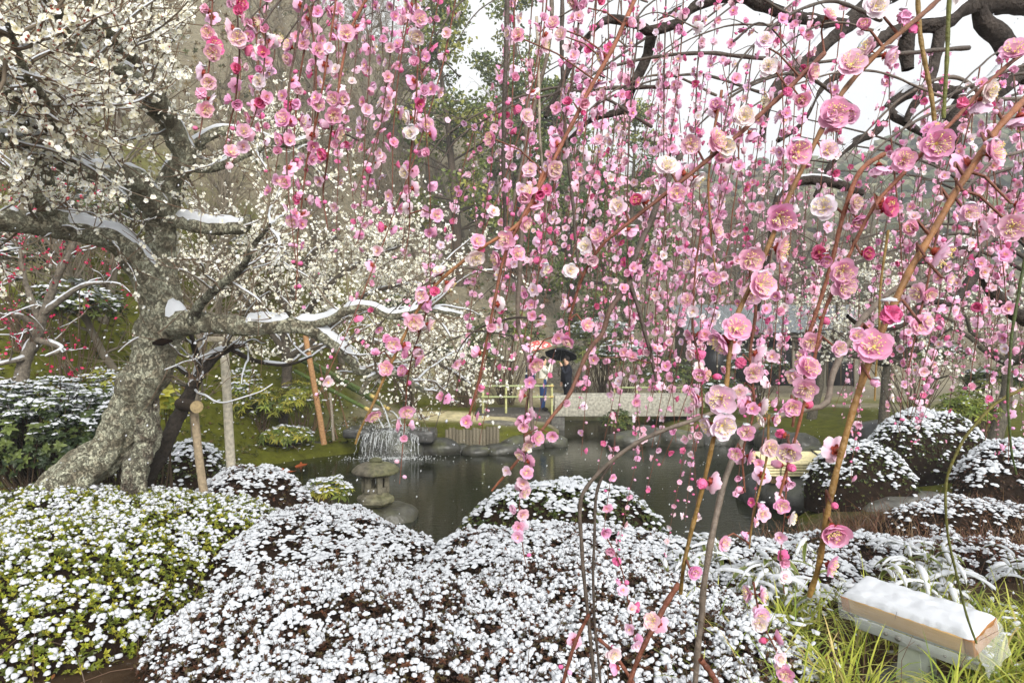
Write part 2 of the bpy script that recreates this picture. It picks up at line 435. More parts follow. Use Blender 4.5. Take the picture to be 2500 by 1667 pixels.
gx = axis(-120, 190, -14, 14, 0.22); gy = axis(-40, 175, 0, 30, 0.22)
X, Y = np.meshgrid(gx, gy); Z = H(X, Y)
gp = np.stack([X.ravel(), Y.ravel(), Z], -1)
nxg, nyg = len(gx), len(gy)
ii = (np.arange(nyg - 1)[:, None] * nxg + np.arange(nxg - 1)[None]).ravel()
gf = np.stack([ii, ii + 1, ii + nxg + 1, ii + nxg], -1)
litter, moss, sand, olive = lin(132, 124, 104), lin(86, 88, 26), lin(205, 192, 150), lin(96, 98, 62)
xx, yy = gp[:, 0], gp[:, 1]
nz = fbm(gp, 0.5, 3)
mm = sm((yy - 8) / 2) * (1 - sm((yy - 20 - 3 * nz) / 5)) * sm((nz - 0.25) * 4)
mm = np.maximum(mm, sm((-xx - 3.5) / 2) * (1 - sm((gp[:, 2] - 3.0 - 2 * nz) / 1.2)) * sm((yy - 7) / 2))
sa_ = np.exp(-(((xx + 1.6) / 1.9) ** 2 + ((yy - 19.6) / 0.9) ** 2) ** 2) + np.exp(-(((xx - 3) / 9) ** 2 + ((yy - 24.5) / 1.2) ** 2) ** 2) * .35
gc = litter[None] * (1 - mm[:, None]) + moss[None] * mm[:, None]
far = sm((yy - 60) / 30)[:, None]
gc = gc * (1 - far) + olive * far
gc = gc * (1 - np.clip(sa_, 0, 1)[:, None]) + sand * np.clip(sa_, 0, 1)[:, None]
near = (1 - sm((yy - 8.5) / 1.5))[:, None]
gc = gc * (1 - near) + lin(70, 54, 38) * near
MB().add(gp, gf, gc).build('ground', M['ground'], kind='structure')

# pond
wx = np.linspace(-7.5, 8.5, 60); wy = np.linspace(6.8, 23, 60); WX, WY = np.meshgrid(wx, wy)
ii = (np.arange(59)[:, None] * 60 + np.arange(59)[None]).ravel()
MB().add(np.stack([WX.ravel(), WY.ravel(), np.zeros(3600)], -1), np.stack([ii, ii + 1, ii + 61, ii + 60], -1), (0.03, 0.03, 0.015)).build('pond', M['water'], kind='structure')

# ------------------------------------------------------------------ leaf and snow templates
def leaf_t(c, L=1.0, w=0.35, droop=0.25, mi=0):
    V = np.array([[0, 0, 0], [L * .4, w / 2, .06], [L * .45, 0, 0.02], [L * .4, -w / 2, .06], [L * .8, w * .33, -droop * .35], [L * .8, -w * .33, -droop * .35], [L, 0, -droop]])
    Fc = np.array([[0, 2, 1], [0, 3, 2], [1, 2, 4], [2, 3, 5], [2, 6, 4], [2, 5, 6]])
    return [(V, Fc, np.broadcast_to(np.asarray(c, float), (7, 3)), mi)]

def leaf2_t(c, L=1.0, w=0.35, droop=0.25, mi=0):
    V = np.array([[0, 0, 0], [L * .5, w / 2, .05], [L, 0, -droop], [L * .5, -w / 2, .05]])
    return [(V, np.array([[0, 3, 1], [1, 3, 2]]), np.broadcast_to(np.asarray(c, float), (4, 3)), mi)]

def rosette_t(c, n=6, L=1.0, w=0.35, up=0.5, mi=0, seed=0, jit=0.25, lt=None):
    g = np.random.default_rng(seed); out = MB()
    for k in range(n):
        a = k / n * 2 * np.pi + g.uniform(-.3, .3); e = up + g.uniform(-jit, jit)
        s = g.uniform(.75, 1.1)
        (V, Fc, C, _), = (lt or leaf_t)(c, L * s, w * s)
        ce, se = math.cos(e), math.sin(e)
        V = np.stack([V[:, 0] * ce - V[:, 2] * se, V[:, 1], V[:, 0] * se + V[:, 2] * ce], -1)
        V = np.stack([V[:, 0] * math.cos(a) - V[:, 1] * math.sin(a), V[:, 0] * math.sin(a) + V[:, 1] * math.cos(a), V[:, 2]], -1)
        out.add(V, Fc, np.asarray(C) * g.uniform(.75, 1.25), mi)
    return [(np.concatenate(out.V), np.concatenate(out.T), np.concatenate(out.C), mi)]

def blob_t(seed, flat=0.6, sub=1, mi=0, rough=0.35):
    (V, Fc, C, _), = ico(sub, (1, 1, 1))
    n = vnoise(V + 5 * seed, 1.6, seed) - 0.5
    V = V * (1 + 2 * rough * n)[:, None]
    V = V * np.array([1, 1, flat]); V[:, 2] = np.where(V[:, 2] < 0, V[:, 2] * 0.45, V[:, 2])
    return [(V, Fc, np.ones((len(V), 3)), mi)]
BLOBS = [blob_t(k + 1) for k in range(6)]

def dome_t(seed, sides=6, flat=0.75):
    g = np.random.default_rng(seed); a = np.arange(sides) / sides * 2 * np.pi
    r0 = g.uniform(.75, 1.2, sides); r1 = r0 * g.uniform(.72, .92, sides)
    V = np.concatenate([np.stack([np.cos(a) * r0 * .9, np.sin(a) * r0 * .9, np.full(sides, -.22)], -1), np.stack([np.cos(a) * r1, np.sin(a) * r1, g.uniform(.2, .42, sides)], -1), [[0.05, 0.02, flat * .9]]])
    k = np.arange(sides); k2 = (k + 1) % sides
    Fc = np.concatenate([np.stack([k, k2, sides + k2], -1), np.stack([k, sides + k2, sides + k], -1), np.stack([sides + k, sides + k2, np.full(sides, 2 * sides)], -1)])
    return [(V, Fc, np.ones((len(V), 3)), 0)]
DOMES = [dome_t(k) for k in range(8)]
def dome_lo(seed, sides=6):
    g = np.random.default_rng(seed); a = np.arange(sides) / sides * 2 * np.pi; r = g.uniform(1.0, 1.45, sides); k = np.arange(sides)
    return [(np.concatenate([np.stack([np.cos(a) * r, np.sin(a) * r, g.uniform(-.1, .12, sides)], -1), [[0, 0, .8]]]), np.stack([k, (k + 1) % sides, np.full(sides, sides)], -1), np.ones((sides + 1, 3)), 0)]
DOMES_LO = [dome_lo(k) for k in range(8)]

# ------------------------------------------------------------------ snow-covered clipped bushes
BUSH = []
class Mound:
    def __init__(s, x, y, rx, ry, top, rot=0.0, pw=3.0, base=None):
        s.x, s.y, s.rx, s.ry, s.top, s.rot, s.pw = x, y, rx, ry, top, rot, pw
        s.base = Hs(x, y) if base is None else base
    def z(s, x, y):
        dx, dy = x - s.x, y - s.y; c, n = math.cos(s.rot), math.sin(s.rot)
        a = (dx * c + dy * n) / s.rx; b = (-dx * n + dy * c) / s.ry
        th = np.arctan2(b, a); wob = 1 + 0.10 * np.sin(3 * th + s.x * 7) + 0.06 * np.sin(5 * th + s.y * 5)
        r = np.sqrt(a * a + b * b) / wob
        p3 = np.stack([x, y, np.zeros_like(x)], -1)
        h = (s.top - s.base + (fbm(p3, 2.2, 21) - .5) * 0.16 + (fbm(p3, 7, 22, 2) - .5) * 0.07)
        return np.where(r < 1, s.base + h * np.power(np.clip(1 - r ** s.pw, 0, 1), 0.55), s.base - 0.3 - r)

def inview(p, m=160):
    u, v = UV(p)
    return (u > -m) & (u < 2500 + m) & (v > -m) & (v < 1667 + m)

def make_bush(name, label, mounds, leafc, snowc=0.66, dens=1500, sz=0.019, leafL=0.026, group=None, leafdens=1500, seed=3, twigc=lin(62, 44, 34), cat='bush', clump=1.0):
    g = np.random.default_rng(seed)
    ctr = mounds[0]
    root = thing(name, label, cat, (ctr.x, ctr.y, ctr.base), 0, group)
    allm = mounds + [m for b in BUSH for m in b]
    mbc, mbl, mbs, mbt = MB(), MB(), MB(), MB()
    for mi, mo in enumerate(mounds):
        others = [m for m in allm if m is not mo]
        # dark inner shell: shade seen in the foliage gaps put into its colour
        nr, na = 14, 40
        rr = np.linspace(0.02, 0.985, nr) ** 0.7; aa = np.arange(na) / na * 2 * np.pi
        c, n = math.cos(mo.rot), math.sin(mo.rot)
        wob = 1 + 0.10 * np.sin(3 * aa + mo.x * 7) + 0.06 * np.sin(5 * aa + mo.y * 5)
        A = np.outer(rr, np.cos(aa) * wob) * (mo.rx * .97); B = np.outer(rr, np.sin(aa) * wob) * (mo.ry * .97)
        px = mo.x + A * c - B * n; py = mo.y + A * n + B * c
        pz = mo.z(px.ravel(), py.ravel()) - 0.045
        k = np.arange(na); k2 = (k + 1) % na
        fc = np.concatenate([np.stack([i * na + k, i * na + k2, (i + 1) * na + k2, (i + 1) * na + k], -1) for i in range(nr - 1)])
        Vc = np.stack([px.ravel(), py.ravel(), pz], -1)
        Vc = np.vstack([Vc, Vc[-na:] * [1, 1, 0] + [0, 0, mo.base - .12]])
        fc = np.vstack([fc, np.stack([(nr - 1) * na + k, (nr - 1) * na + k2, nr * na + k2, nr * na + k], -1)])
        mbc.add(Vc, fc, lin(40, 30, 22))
        # sample the surface
        area = 4 * mo.rx * mo.ry
        def samp(N):
            a = g.uniform(-1.1, 1.1, N); b = g.uniform(-1.1, 1.1, N)
            x = mo.x + a * mo.rx * c - b * mo.ry * n; y = mo.y + a * mo.rx * n + b * mo.ry * c
            z = mo.z(x, y); e = 0.03
            nx = -(mo.z(x + e, y) - mo.z(x - e, y)) / (2 * e); ny = -(mo.z(x, y + e) - mo.z(x, y - e)) / (2 * e)
            nn = np.stack([nx, ny, np.ones(N)], -1); st = np.linalg.norm(nn, axis=1); nn = nn / st[:, None]
            ok = z > mo.base - 0.02
            # steep flanks get as many points per area as the top
            for o in others: ok &= z > o.z(x, y) - 0.01
            p = np.stack([x, y, z], -1)
            ok &= inview(p)
            return p[ok], nn[ok], st[ok]
        p, nn, st = samp(int(area * dens * 1.25))
        pr = snowc * np.clip((nn[:, 2] - 0.12) * 1.6, 0.10, 1)
        pn = fbm(p, 9, 31, 2); pr = pr * np.clip(0.62 + (pn - .36) * 2.6 * clump, 0.05, 1.4)
        sel = g.random(len(p)) < pr
        ps, ns = p[sel], nn[sel]
        # most of it has slumped together into caps round a few shoots
        if len(ps) > 30:
            cen = g.integers(0, len(ps), max(8, len(ps) // 7)); own = g.random(len(ps)) < .62
            pick = cen[g.integers(0, len(cen), len(ps))]
            off = g.normal(0, sz * .95, (len(ps), 2)); nx_p = ps[pick].copy(); nx_p[:, :2] += off
            zz = mo.z(nx_p[:, 0], nx_p[:, 1]); okz = own & (np.abs(zz - ps[pick][:, 2]) < .05)
            nx_p[:, 2] = zz + sz * .35 * np.exp(-np.sum(off ** 2, 1) / sz ** 2); ps = np.where(okz[:, None], nx_p, ps); ns = np.where(okz[:, None], ns[pick], ns)
        s = sz * g.uniform(.45, 1.25, len(ps)) * (1 + .35 * (g.random(len(ps)) < .12))
        sc3 = np.stack([s * g.uniform(.8, 1.3, len(ps)), s * g.uniform(.8, 1.3, len(ps)), s * g.uniform(.8, 1.25, len(ps))], -1)
        nrm = norm(ns * .35 + np.array([0, 0, 1]) + g.normal(0, .12, ns.shape)); rt = zrot(nrm, g)
        pos = ps + ns * g.normal(0.006, 0.010, len(ps))[:, None]
        which = g.integers(0, len(DOMES), len(ps))
        for w in range(len(DOMES)):
            q = which == w
            mbs.scatter((DOMES if mo.y < 5.0 else DOMES_LO)[w], pos[q], rt[q], sc3[q])
        # leaves: rosettes at the shoot tips, more of them on the flanks
        p, nn, st = samp(int(area * leafdens * 1.6))
        keep = g.random(len(p)) < np.clip(0.42 + 0.25 * (st - 1), 0, 1)
        p, nn = p[keep], nn[keep]
        cols = np.array(leafc)[g.integers(0, len(leafc), len(p))] * g.uniform(.6, 1.3, (len(p), 1))
        rt = zrot(norm(nn + g.normal(0, .35, nn.shape) + [0, 0, .3]), g)
        mbl.scatter(ROS5, p + nn * g.normal(-0.006, 0.012, len(p))[:, None], rt, leafL * g.uniform(.6, 1.2, len(p)), cols)
        # fine twigs poking out
        p, nn, st = samp(int(area * (240 if mo.y < 6 else 90)))
        d = norm(nn + g.normal(0, .45, nn.shape)); L = g.uniform(.03, .09, len(p))
        pts = np.stack([p - d * .03, p + d * (L * .4)[:, None], p + d * L[:, None] + g.normal(0, .006, p.shape)], 1)
        mbt.addt(tubes(pts, np.broadcast_to([.0016, .0012, .0006], (len(p), 3)), 3, twigc))
    under(mbc.build('dark_inner_shell', M['soil'], None), root)
    under(mbl.build('leaves', M['leaf'], None, kind='stuff', smooth=False), root)
    under(mbt.build('twigs', M['twig'], None, kind='stuff'), root)
    under(mbs.build('snow_cover', M['snow'], None, kind='stuff'), root)
    return root

ROS5 = rosette_t((1, 1, 1), 5, 1.0, .46, 0.75, seed=4, jit=.6, lt=leaf2_t)
brown = [lin(104, 66, 44), lin(84, 58, 38), lin(86, 74, 42), lin(68, 46, 36)]
green = [lin(148, 154, 44), lin(120, 132, 40), lin(168, 164, 54), lin(96, 106, 38)]
dgreen = [lin(84, 98, 40), lin(62, 78, 34), lin(100, 104, 46)]
hedge = [Mound(-3.75, 4.9, 2.1, 1.8, 1.33, pw=4.5)]
az_a = [Mound(-0.80, 3.55, 1.15, 1.2, 1.20, pw=3.2)]
az_b = [Mound(0.45, 3.75, 1.15, 1.5, 1.16, pw=3.2)]
az_c = [Mound(-1.45, 5.3, .90, .9, 1.25, pw=2.4)]
az_d = [Mound(.40, 5.15, 1.35, .85, 1.13, pw=2.8)]
az_e = [Mound(1.85, 5.05, .85, .65, 1.02, pw=2.6), Mound(2.75, 5.6, .7, .5, 0.98, pw=2.4)]
az_f = [Mound(-2.62, 6.75, .72, .7, 1.34, pw=2.4)]
az_g = [Mound(-3.82, 8.1, .5, .5, 1.44, pw=2.4)]
az_h = [Mound(.50, 6.75, 1.05, .62, 1.22, pw=2.6)]
az_i = [Mound(5.0, 9.9, .72, .7, 1.13, pw=2.4)]
az_j = [Mound(6.75, 11.2, 1.0, .8, 1.46, pw=2.4)]
az_k = [Mound(6.95, 9.3, .85, .8, 1.22, pw=2.4)]
az_l = [Mound(3.95, 5.75, .9, .6, 0.86, pw=2.2)]
az_m = [Mound(4.9, 7.3, 1.0, .6, 0.92, pw=2.0)]
BUSH = [hedge, az_a, az_b, az_c, az_d, az_e, az_f, az_g, az_h, az_i, az_j, az_k, az_l, az_m]
make_bush('clipped_hedge', 'low yellow-green clipped hedge dusted with snow at the foot of the old white plum', hedge, green, .56, 2500, .0155, .028, seed=11, leafdens=2400)
make_bush('azalea_bush', 'wide brown-leaved azalea mound thick with snow, touching the yellow-green hedge', az_a, brown, .70, 3300, .0138, .023, seed=12, leafdens=3000, clump=1.15)
make_bush('azalea_bush', 'brown-leaved snowy azalea mound beside the bright green grass', az_b, brown, .70, 3300, .0138, .023, seed=13, leafdens=3000, clump=1.15)
make_bush('azalea_bush', 'smooth white dome of azalea in front of the stone lantern', az_c, brown, .92, 2700, .015, .022, seed=14)
make_bush('azalea_bush', 'long low snowy azalea ridge in front of the round green bush by the pond', az_d, brown, .86, 2300, .0165, .022, seed=15)
make_bush('azalea_bush', 'ragged low azalea with snow tufts behind the bamboo grass', az_e, brown, .68, 2000, .0165, .022, seed=16)
make_bush('azalea_bush', 'rounded snowy azalea with a dark open flank below the wooden posts', az_f, brown, .85, 1900, .018, .022, seed=17)
make_bush('round_bush', 'small round snow-capped bush behind the leaning post', az_g, dgreen, .85, 1500, .021, .026, seed=18)
make_bush('round_bush', 'wide round green-leaved bush capped with snow standing out into the pond', az_h, dgreen, .82, 1900, .021, .028, seed=19)
make_bush('round_bush', 'low snowy bush beside the cream bamboo bench', az_i, dgreen, .92, 1100, .026, .028, seed=20, leafdens=900)
make_bush('round_bush', 'large snowy mound bush on the far right bank below the mossy lawn', az_j, dgreen, .92, 1100, .026, .028, seed=21, leafdens=900)
make_bush('round_bush', 'white snow-covered bush with a leafy brown base above the dry twigs', az_k, brown, .86, 1100, .026, .028, seed=22, leafdens=900)
make_bush('dry_shrub', 'thin brown shrub flecked with snow between the smooth grey rock and the bamboo grass', az_m, [lin(104, 72, 50), lin(92, 64, 44), lin(126, 92, 60)], .5, 1300, .018, .022, seed=24, leafdens=800, twigc=lin(104, 74, 56), cat='shrub')
make_bush('dry_shrub', 'low reddish-brown dry shrub sprinkled with snow', az_l, [lin(110, 62, 44), lin(92, 60, 40), lin(120, 88, 52)], .38, 1500, .016, .02, seed=23, leafdens=900, twigc=lin(112, 66, 48), cat='shrub')

# ------------------------------------------------------------------ hillside trees
def bare_tree_mesh(seed, h=9.0):
    g = np.random.default_rng(seed)
    lean = g.normal(0, .12, 2)
    tp = grow(np.zeros((1, 3)), [[lean[0], lean[1], 1]], h, 12, .10, (0, 0, .05), seed)
    tr = np.linspace(.16, .02, 12)
    trunk = MB().addt(tubes(tp, tr[None], 7, lin(112, 104, 90)))
    t = g.integers(3, 11, 26); st = tp[0, t]; a = g.uniform(0, 6.28, 26)
    d = np.stack([np.cos(a), np.sin(a), g.uniform(.4, 1.3, 26)], -1)
    b1 = grow(st, d, g.uniform(.2, .42, 26) * h * (1.1 - t / 14), 8, .16, (0, 0, .04), seed + 1)
    tw = MB().addt(tubes(b1, np.linspace(.05, .012, 8)[None] * np.ones((26, 1)), 4, lin(116, 108, 94)))
    n2 = 240; i = g.integers(0, 26, n2); j = g.integers(2, 8, n2)
    b2 = grow(b1[i, j], norm(b1[i, j] - b1[i, j - 1]) + g.normal(0, .5, (n2, 3)), g.uniform(.5, 1.6, n2), 5, .22, (0, 0, .06), seed + 2)
    tw.addt(tubes(b2, np.linspace(.014, .006, 5)[None] * np.ones((n2, 1)), 3, lin(124, 114, 98)))
    n3 = 700; i = g.integers(0, n2, n3); j = g.integers(1, 5, n3)
    b3 = grow(b2[i, j], norm(b2[i, j] - b2[i, j - 1]) + g.normal(0, .55, (n3, 3)), g.uniform(.3, .8, n3), 3, .2, (0, 0, .05), seed + 3)
    tw.addt(tubes(b3, np.linspace(.007, .004, 3)[None] * np.ones((n3, 1)), 3, lin(132, 120, 102)))
    return trunk.mesh('trunk', M['twig']), tw.mesh('crown', M['twig'])

def evergreen_mesh(seed, h=11.0, cols=None, slim=1.0):
    g = np.random.default_rng(seed)
    tp = grow(np.zeros((1, 3)), [[0, 0, 1]], h * .95, 10, .04, (0, 0, .05), seed)
    trunk = MB().addt(tubes(tp, np.linspace(.22, .03, 10)[None], 7, lin(86, 74, 62)))
    nl = 46; t = g.uniform(.18, 1, nl); z = t * h * .95
    a = g.uniform(0, 6.28, nl); rr = h * .27 * slim * np.power(1 - (t - .18) / .86, .55) * g.uniform(.55, 1.1, nl)
    st = np.stack([np.interp(z, tp[0, :, 2], tp[0, :, 0]), np.interp(z, tp[0, :, 2], tp[0, :, 1]), z], -1)
    en = st + np.stack([np.cos(a) * rr, np.sin(a) * rr, rr * g.uniform(-.15, .45, nl)], -1)
    lm = np.stack([st, (st + en) / 2 + [0, 0, .15], en], 1)
    trunk.addt(tubes(lm, np.array([[.05, .035, .015]]) * np.ones((nl, 1)), 4, lin(80, 70, 58)))
    fo = MB(); cc = cols or [lin(132, 140, 66), lin(106, 118, 56), lin(160, 160, 78), lin(84, 98, 50)]
    nc = 170; i = g.integers(0, nl, nc); f = g.uniform(.45, 1.08, nc)[:, None]
    ctr = st[i] * (1 - f) + en[i] * f + g.normal(0, .18, (nc, 3)); cr = g.uniform(.35, .75, nc)
    m = 46; pp = norm(g.normal(size=(nc, m, 3))) * np.power(g.uniform(.15, 1, (nc, m, 1)), .45) * cr[:, None, None] * [1, 1, .55] + ctr[:, None]
    base = np.array(cc)[g.integers(0, len(cc), nc)]
    col = np.repeat(base, m, 0) * g.uniform(.65, 1.3, (nc * m, 1))
    fo.scatter(leaf_t((1, 1, 1), 1.0, .6, .2), pp.reshape(-1, 3), randrot(nc * m, g), g.uniform(.10, .2, nc * m), col)
    return trunk.mesh('trunk', M['bark']), fo.mesh('crown', M['leaf'], smooth=False)

def place_tree(name, meshes, label, group, x, y, s, rz, cat='tree', sink=.1):
    t = thing(name, label, cat, (x, y, Hs(x, y) - sink), rz, group); t.scale = (s, s, s)
    for nm, me in zip(('trunk', 'crown'), meshes): link(nm, me, t)
    return t

bare = [bare_tree_mesh(100 + 10 * k, 9.0) for k in range(4)]
g = np.random.default_rng(77)
spots = []
for k in range(900):
    y = g.uniform(17, 56); u = g.uniform(-100, 2300); x = (u - 1250) / F * y
    if pond_sd(np.array([x]), np.array([y]))[0] < 2.5 or (y < 27 and -3.5 < x < 12): continue
    if any((x - a) ** 2 + (y - b) ** 2 < 3.2 for a, b in spots): continue
    if u > 1500 and y < 34: continue
    spots.append((x, y))
    if len(spots) >= 84: break
for k, (x, y) in enumerate(spots):
    place_tree('bare_tree', bare[k % 4], 'leafless grey tree growing on the brown hillside', 'bare trees on the hillside', x, y, g.uniform(.55, 1.05), g.uniform(0, 6.28))
for (u, v, d, s, rz) in [(505, 640, 11.5, .55, .4), (330, 660, 13.5, .6, 2.0), (250, 640, 15, .7, 4.0)]:
    p = P(u, v, d); place_tree('bare_tree', bare[int(rz) % 4], 'slim leafless tree rising from the moss slope behind the old white plum', 'bare trees on the moss slope', p[0], p[1], s, rz)

EV = [evergreen_mesh(300, 12), evergreen_mesh(310, 12, slim=.9), evergreen_mesh(320, 11, [lin(96, 110, 58), lin(120, 130, 66), lin(76, 92, 50)], 1.15)]
for (u, d, s, k, lab) in [(1120, 33, 1.25, 0, 'tall olive-green evergreen on the hill, first of the row'), (1260, 36, 1.3, 1, 'tall evergreen at the middle of the row on the hill'),
                          (1400, 31, 1.12, 2, 'broad dark evergreen behind the hanging pink strands'), (1530, 35, 1.0, 0, 'shorter evergreen at the open end of the row on the hill'),
                          (1490, 29, .75, 2, 'small dense evergreen low on the slope in front of the tall row'), (180, 30, .95, 1, 'dark evergreen high on the slope above the moss bank'),
                          (420, 40, .8, 2, 'evergreen standing against the sky behind the white plum'), (40, 24, .8, 2, 'dark evergreen on the slope over the red plum'),
                          (1010, 40, .8, 1, 'thin evergreen standing apart from the row on the hill')]:
    x = (u - 1250) / F * d
    place_tree('evergreen_tree', EV[k], lab, 'evergreens on the hillside', x, d, s, u * .01)

# brush and dead leaves on the slope: nobody could count it
N = 15000; y = 14 + 46 * g.uniform(0, 1, N) ** .8; u = g.uniform(-150, 2500, N); x = (u - 1250) / F * y
ok = (pond_sd(x, y) > 3) & ~((y < 26) & (x > -4)); x, y = x[ok], y[ok]; z = H(x, y); hi = z > 1.1; x, y, z = x[hi], y[hi], z[hi]
st = np.stack([x, y, z - .05], -1); n = len(st)
br = grow(st, g.normal(0, .5, (n, 3)) * [1, 1, .2] + [0, 0, 1], g.uniform(.3, 1.3, n) * np.clip(y / 30, .5, 1.2), 3, .32, (0, 0, 0), 5)
mb = MB().addt(tubes(br, np.array([[.007, .005, .003]]) * (y / 22)[:, None], 3, np.stack([lin(168, 154, 128)] * n) * g.uniform(.5, 1.15, (n, 1))))
n2 = 11000; i = g.integers(0, n, n2); gcol = np.array([lin(120, 104, 66), lin(92, 98, 58), lin(132, 108, 78)])[g.integers(0, 3, n2)] * g.uniform(.6, 1.2, (n2, 1))
mb.scatter(rosette_t((1, 1, 1), 5, 1, .5, .6, seed=8, lt=leaf2_t), br[i, 2], randrot(n2, g), g.uniform(.10, .22, n2) * np.clip(y[i] / 30, .6, 1.3), gcol)
tag(mb.build('hillside_brush', M['leaf'], kind='stuff', smooth=False), 'dry brush and undergrowth covering the brown hillside', 'undergrowth')

# far woodland on the ridge to the right
crown = MB()
for k in range(11):
    p_ = norm(rng.normal(size=3)) * rng.uniform(.3, 1) * [1, 1, .8]
    crown.addt([(V * .5 + p_, Fc, C * rng.uniform(.7, 1.2), mi) for V, Fc, C, mi in blob_t(k, .8, 1, 0, .5)])
crown_t = [(np.concatenate(crown.V), np.concatenate(crown.T), np.concatenate(crown.C), 0)]
N = 520; y = g.uniform(62, 150, N); u = g.uniform(1350, 2900, N); x = (u - 1250) / F * y
cols = np.array([lin(110, 116, 84), lin(92, 100, 72), lin(134, 132, 104), lin(120, 110, 90)])[g.integers(0, 4, N)] * g.uniform(.8, 1.2, (N, 1))
tag(MB().scatter(crown_t, np.stack([x, y, H(x, y) + 1.5], -1), zrot(np.tile([0, 0, 1.0], (N, 1)), g), g.uniform(1.6, 3.2, N), cols).build('woodland', M['plain'], kind='stuff', smooth=False), 'far wooded ridge rising beyond the garden', 'woodland')

N = 5200; x = g.uniform(-13, -3.4, N); y = g.uniform(8.2, 19, N); ok = (pond_sd(x, y) > .25); x, y = x[ok], y[ok]; z = H(x, y); ok = z < 5.5; x, y, z = x[ok], y[ok], z[ok]; N = len(x)
col = np.array([lin(96, 100, 34), lin(74, 84, 30), lin(122, 112, 52), lin(118, 88, 56)])[g.choice(4, N, p=[.35, .3, .2, .15])] * g.uniform(.6, 1.25, (N, 1))
mt = MB().scatter(rosette_t((1, 1, 1), 7, 1, .35, .7, seed=18, lt=leaf2_t), np.stack([x, y, z], -1), zrot(norm(np.tile([0, -.2, 1.0], (N, 1)) + g.normal(0, .25, (N, 3))), g), g.uniform(.03, .10, N), col)
tag(mt.build('moss_tufts', M['leaf'], kind='stuff', smooth=False), 'tufts of moss, fern and fallen leaves on the green slope', 'moss')
N = 1500; x = g.uniform(-13, -3.2, N); y = g.uniform(8.2, 20, N); ok = pond_sd(x, y) > .2; x, y = x[ok], y[ok]; z = H(x, y); N = len(x)
s = g.uniform(.012, .05, N); sn_ = MB()
for v in range(8):
    q = np.arange(N) % 8 == v; sn_.scatter(DOMES[v], np.stack([x, y, z], -1)[q], zrot(np.tile([0, -.2, 1.0], (q.sum(), 1)), g), np.stack([s * 1.5, s, s * .35], -1)[q])
tag(sn_.build('snow_patches', M['snow'], kind='stuff'), 'small patches of snow lying on the moss slope', 'snow')

# ================================================================== BLOSSOM TEMPLATES
def petal(L, w, tilt, curl, az, nt=5, nw=5, seed=0, tint=1.0, wav=.05, base=(.97, .66, .78)):
    """one petal, along +x from the flower's centre, opening round +z"""
    g = np.random.default_rng(seed)
    t = np.linspace(0, 1, nt); s = np.linspace(-1, 1, nw)
    T, S = np.meshgrid(t, s, indexing='ij')
    prof = np.sqrt(np.clip(1 - ((T - .56) / .56) ** 2, 0, 1)) * .96 + .10 * (1 - T)
    yv = S * prof * w / 2
    ang = tilt + curl * T                      # bends up along its length
    r = L * T * (1 - .06 * S * S * T)
    x = r * np.cos(ang); z = r * np.sin(ang) + .16 * w * (S * prof) ** 2 * (1 - .3 * T) + wav * np.sin(S * 4 + g.uniform(0, 6)) * T
    ca, sa = math.cos(az), math.sin(az)
    V = np.stack([x * ca - yv * sa, x * sa + yv * ca, z], -1).reshape(-1, 3)
    i = (np.arange(nt - 1)[:, None] * nw + np.arange(nw - 1)[None]).ravel()
    Fc = np.stack([i, i + 1, i + nw + 1, i + nw], -1)
    k = np.clip(T.ravel(), 0, 1)[:, None]
    veins = 1 - .05 * np.cos(S.ravel() * 9)[:, None]
    C = (np.array(base) * (1 - k) + np.array([1.0, 1.0, 1.0]) * k) * tint * veins
    return V, Fc, np.clip(C, 0, 1)

def corolla(kind, seed, nt=5, nw=5):
    g = np.random.default_rng(seed); mb = MB()
    if kind == 'open': wh = [(5, 1.0, .92, .04, .22), (5, .88, .86, .16, .28), (3, .58, .6, .45, .5)]
    elif kind == 'cup': wh = [(5, 1.0, 1.05, .32, .45), (5, .9, .95, .52, .55), (4, .66, .75, .85, .75)]
    elif kind == 'single': wh = [(5, 1.0, 1.10, .12, .30)]
    elif kind == 'rose': wh = [(5, 1.0, 1.25, .75, 1.0), (5, .9, 1.1, .95, 1.1), (4, .75, .9, 1.1, 1.2), (3, .5, .7, 1.25, 1.3)]
    elif kind == 'tired': wh = [(3, .95, .95, -.15, .1), (2, .8, .8, .2, .3)]
    off = g.uniform(0, 6.28); kq = 0
    for wi, (n, L, w, ti, cu) in enumerate(wh):
        for k in range(n):
            az = off + (k + .5 * wi) / n * 2 * np.pi + g.uniform(-.12, .12)
            V, Fc, C = petal(L * g.uniform(.9, 1.05), w * g.uniform(.92, 1.06), ti + g.uniform(-.14, .16), cu + g.uniform(-.15, .2), az, nt, nw, seed * 50 + kq, tint=1 - .05 * wi, wav=.035, base=(1.0, 1.0, .93) if kind == 'single' else (1.0, .80, .90))
            V[:, 2] += .02 * wi; mb.add(V, Fc, C); kq += 1
    return mb

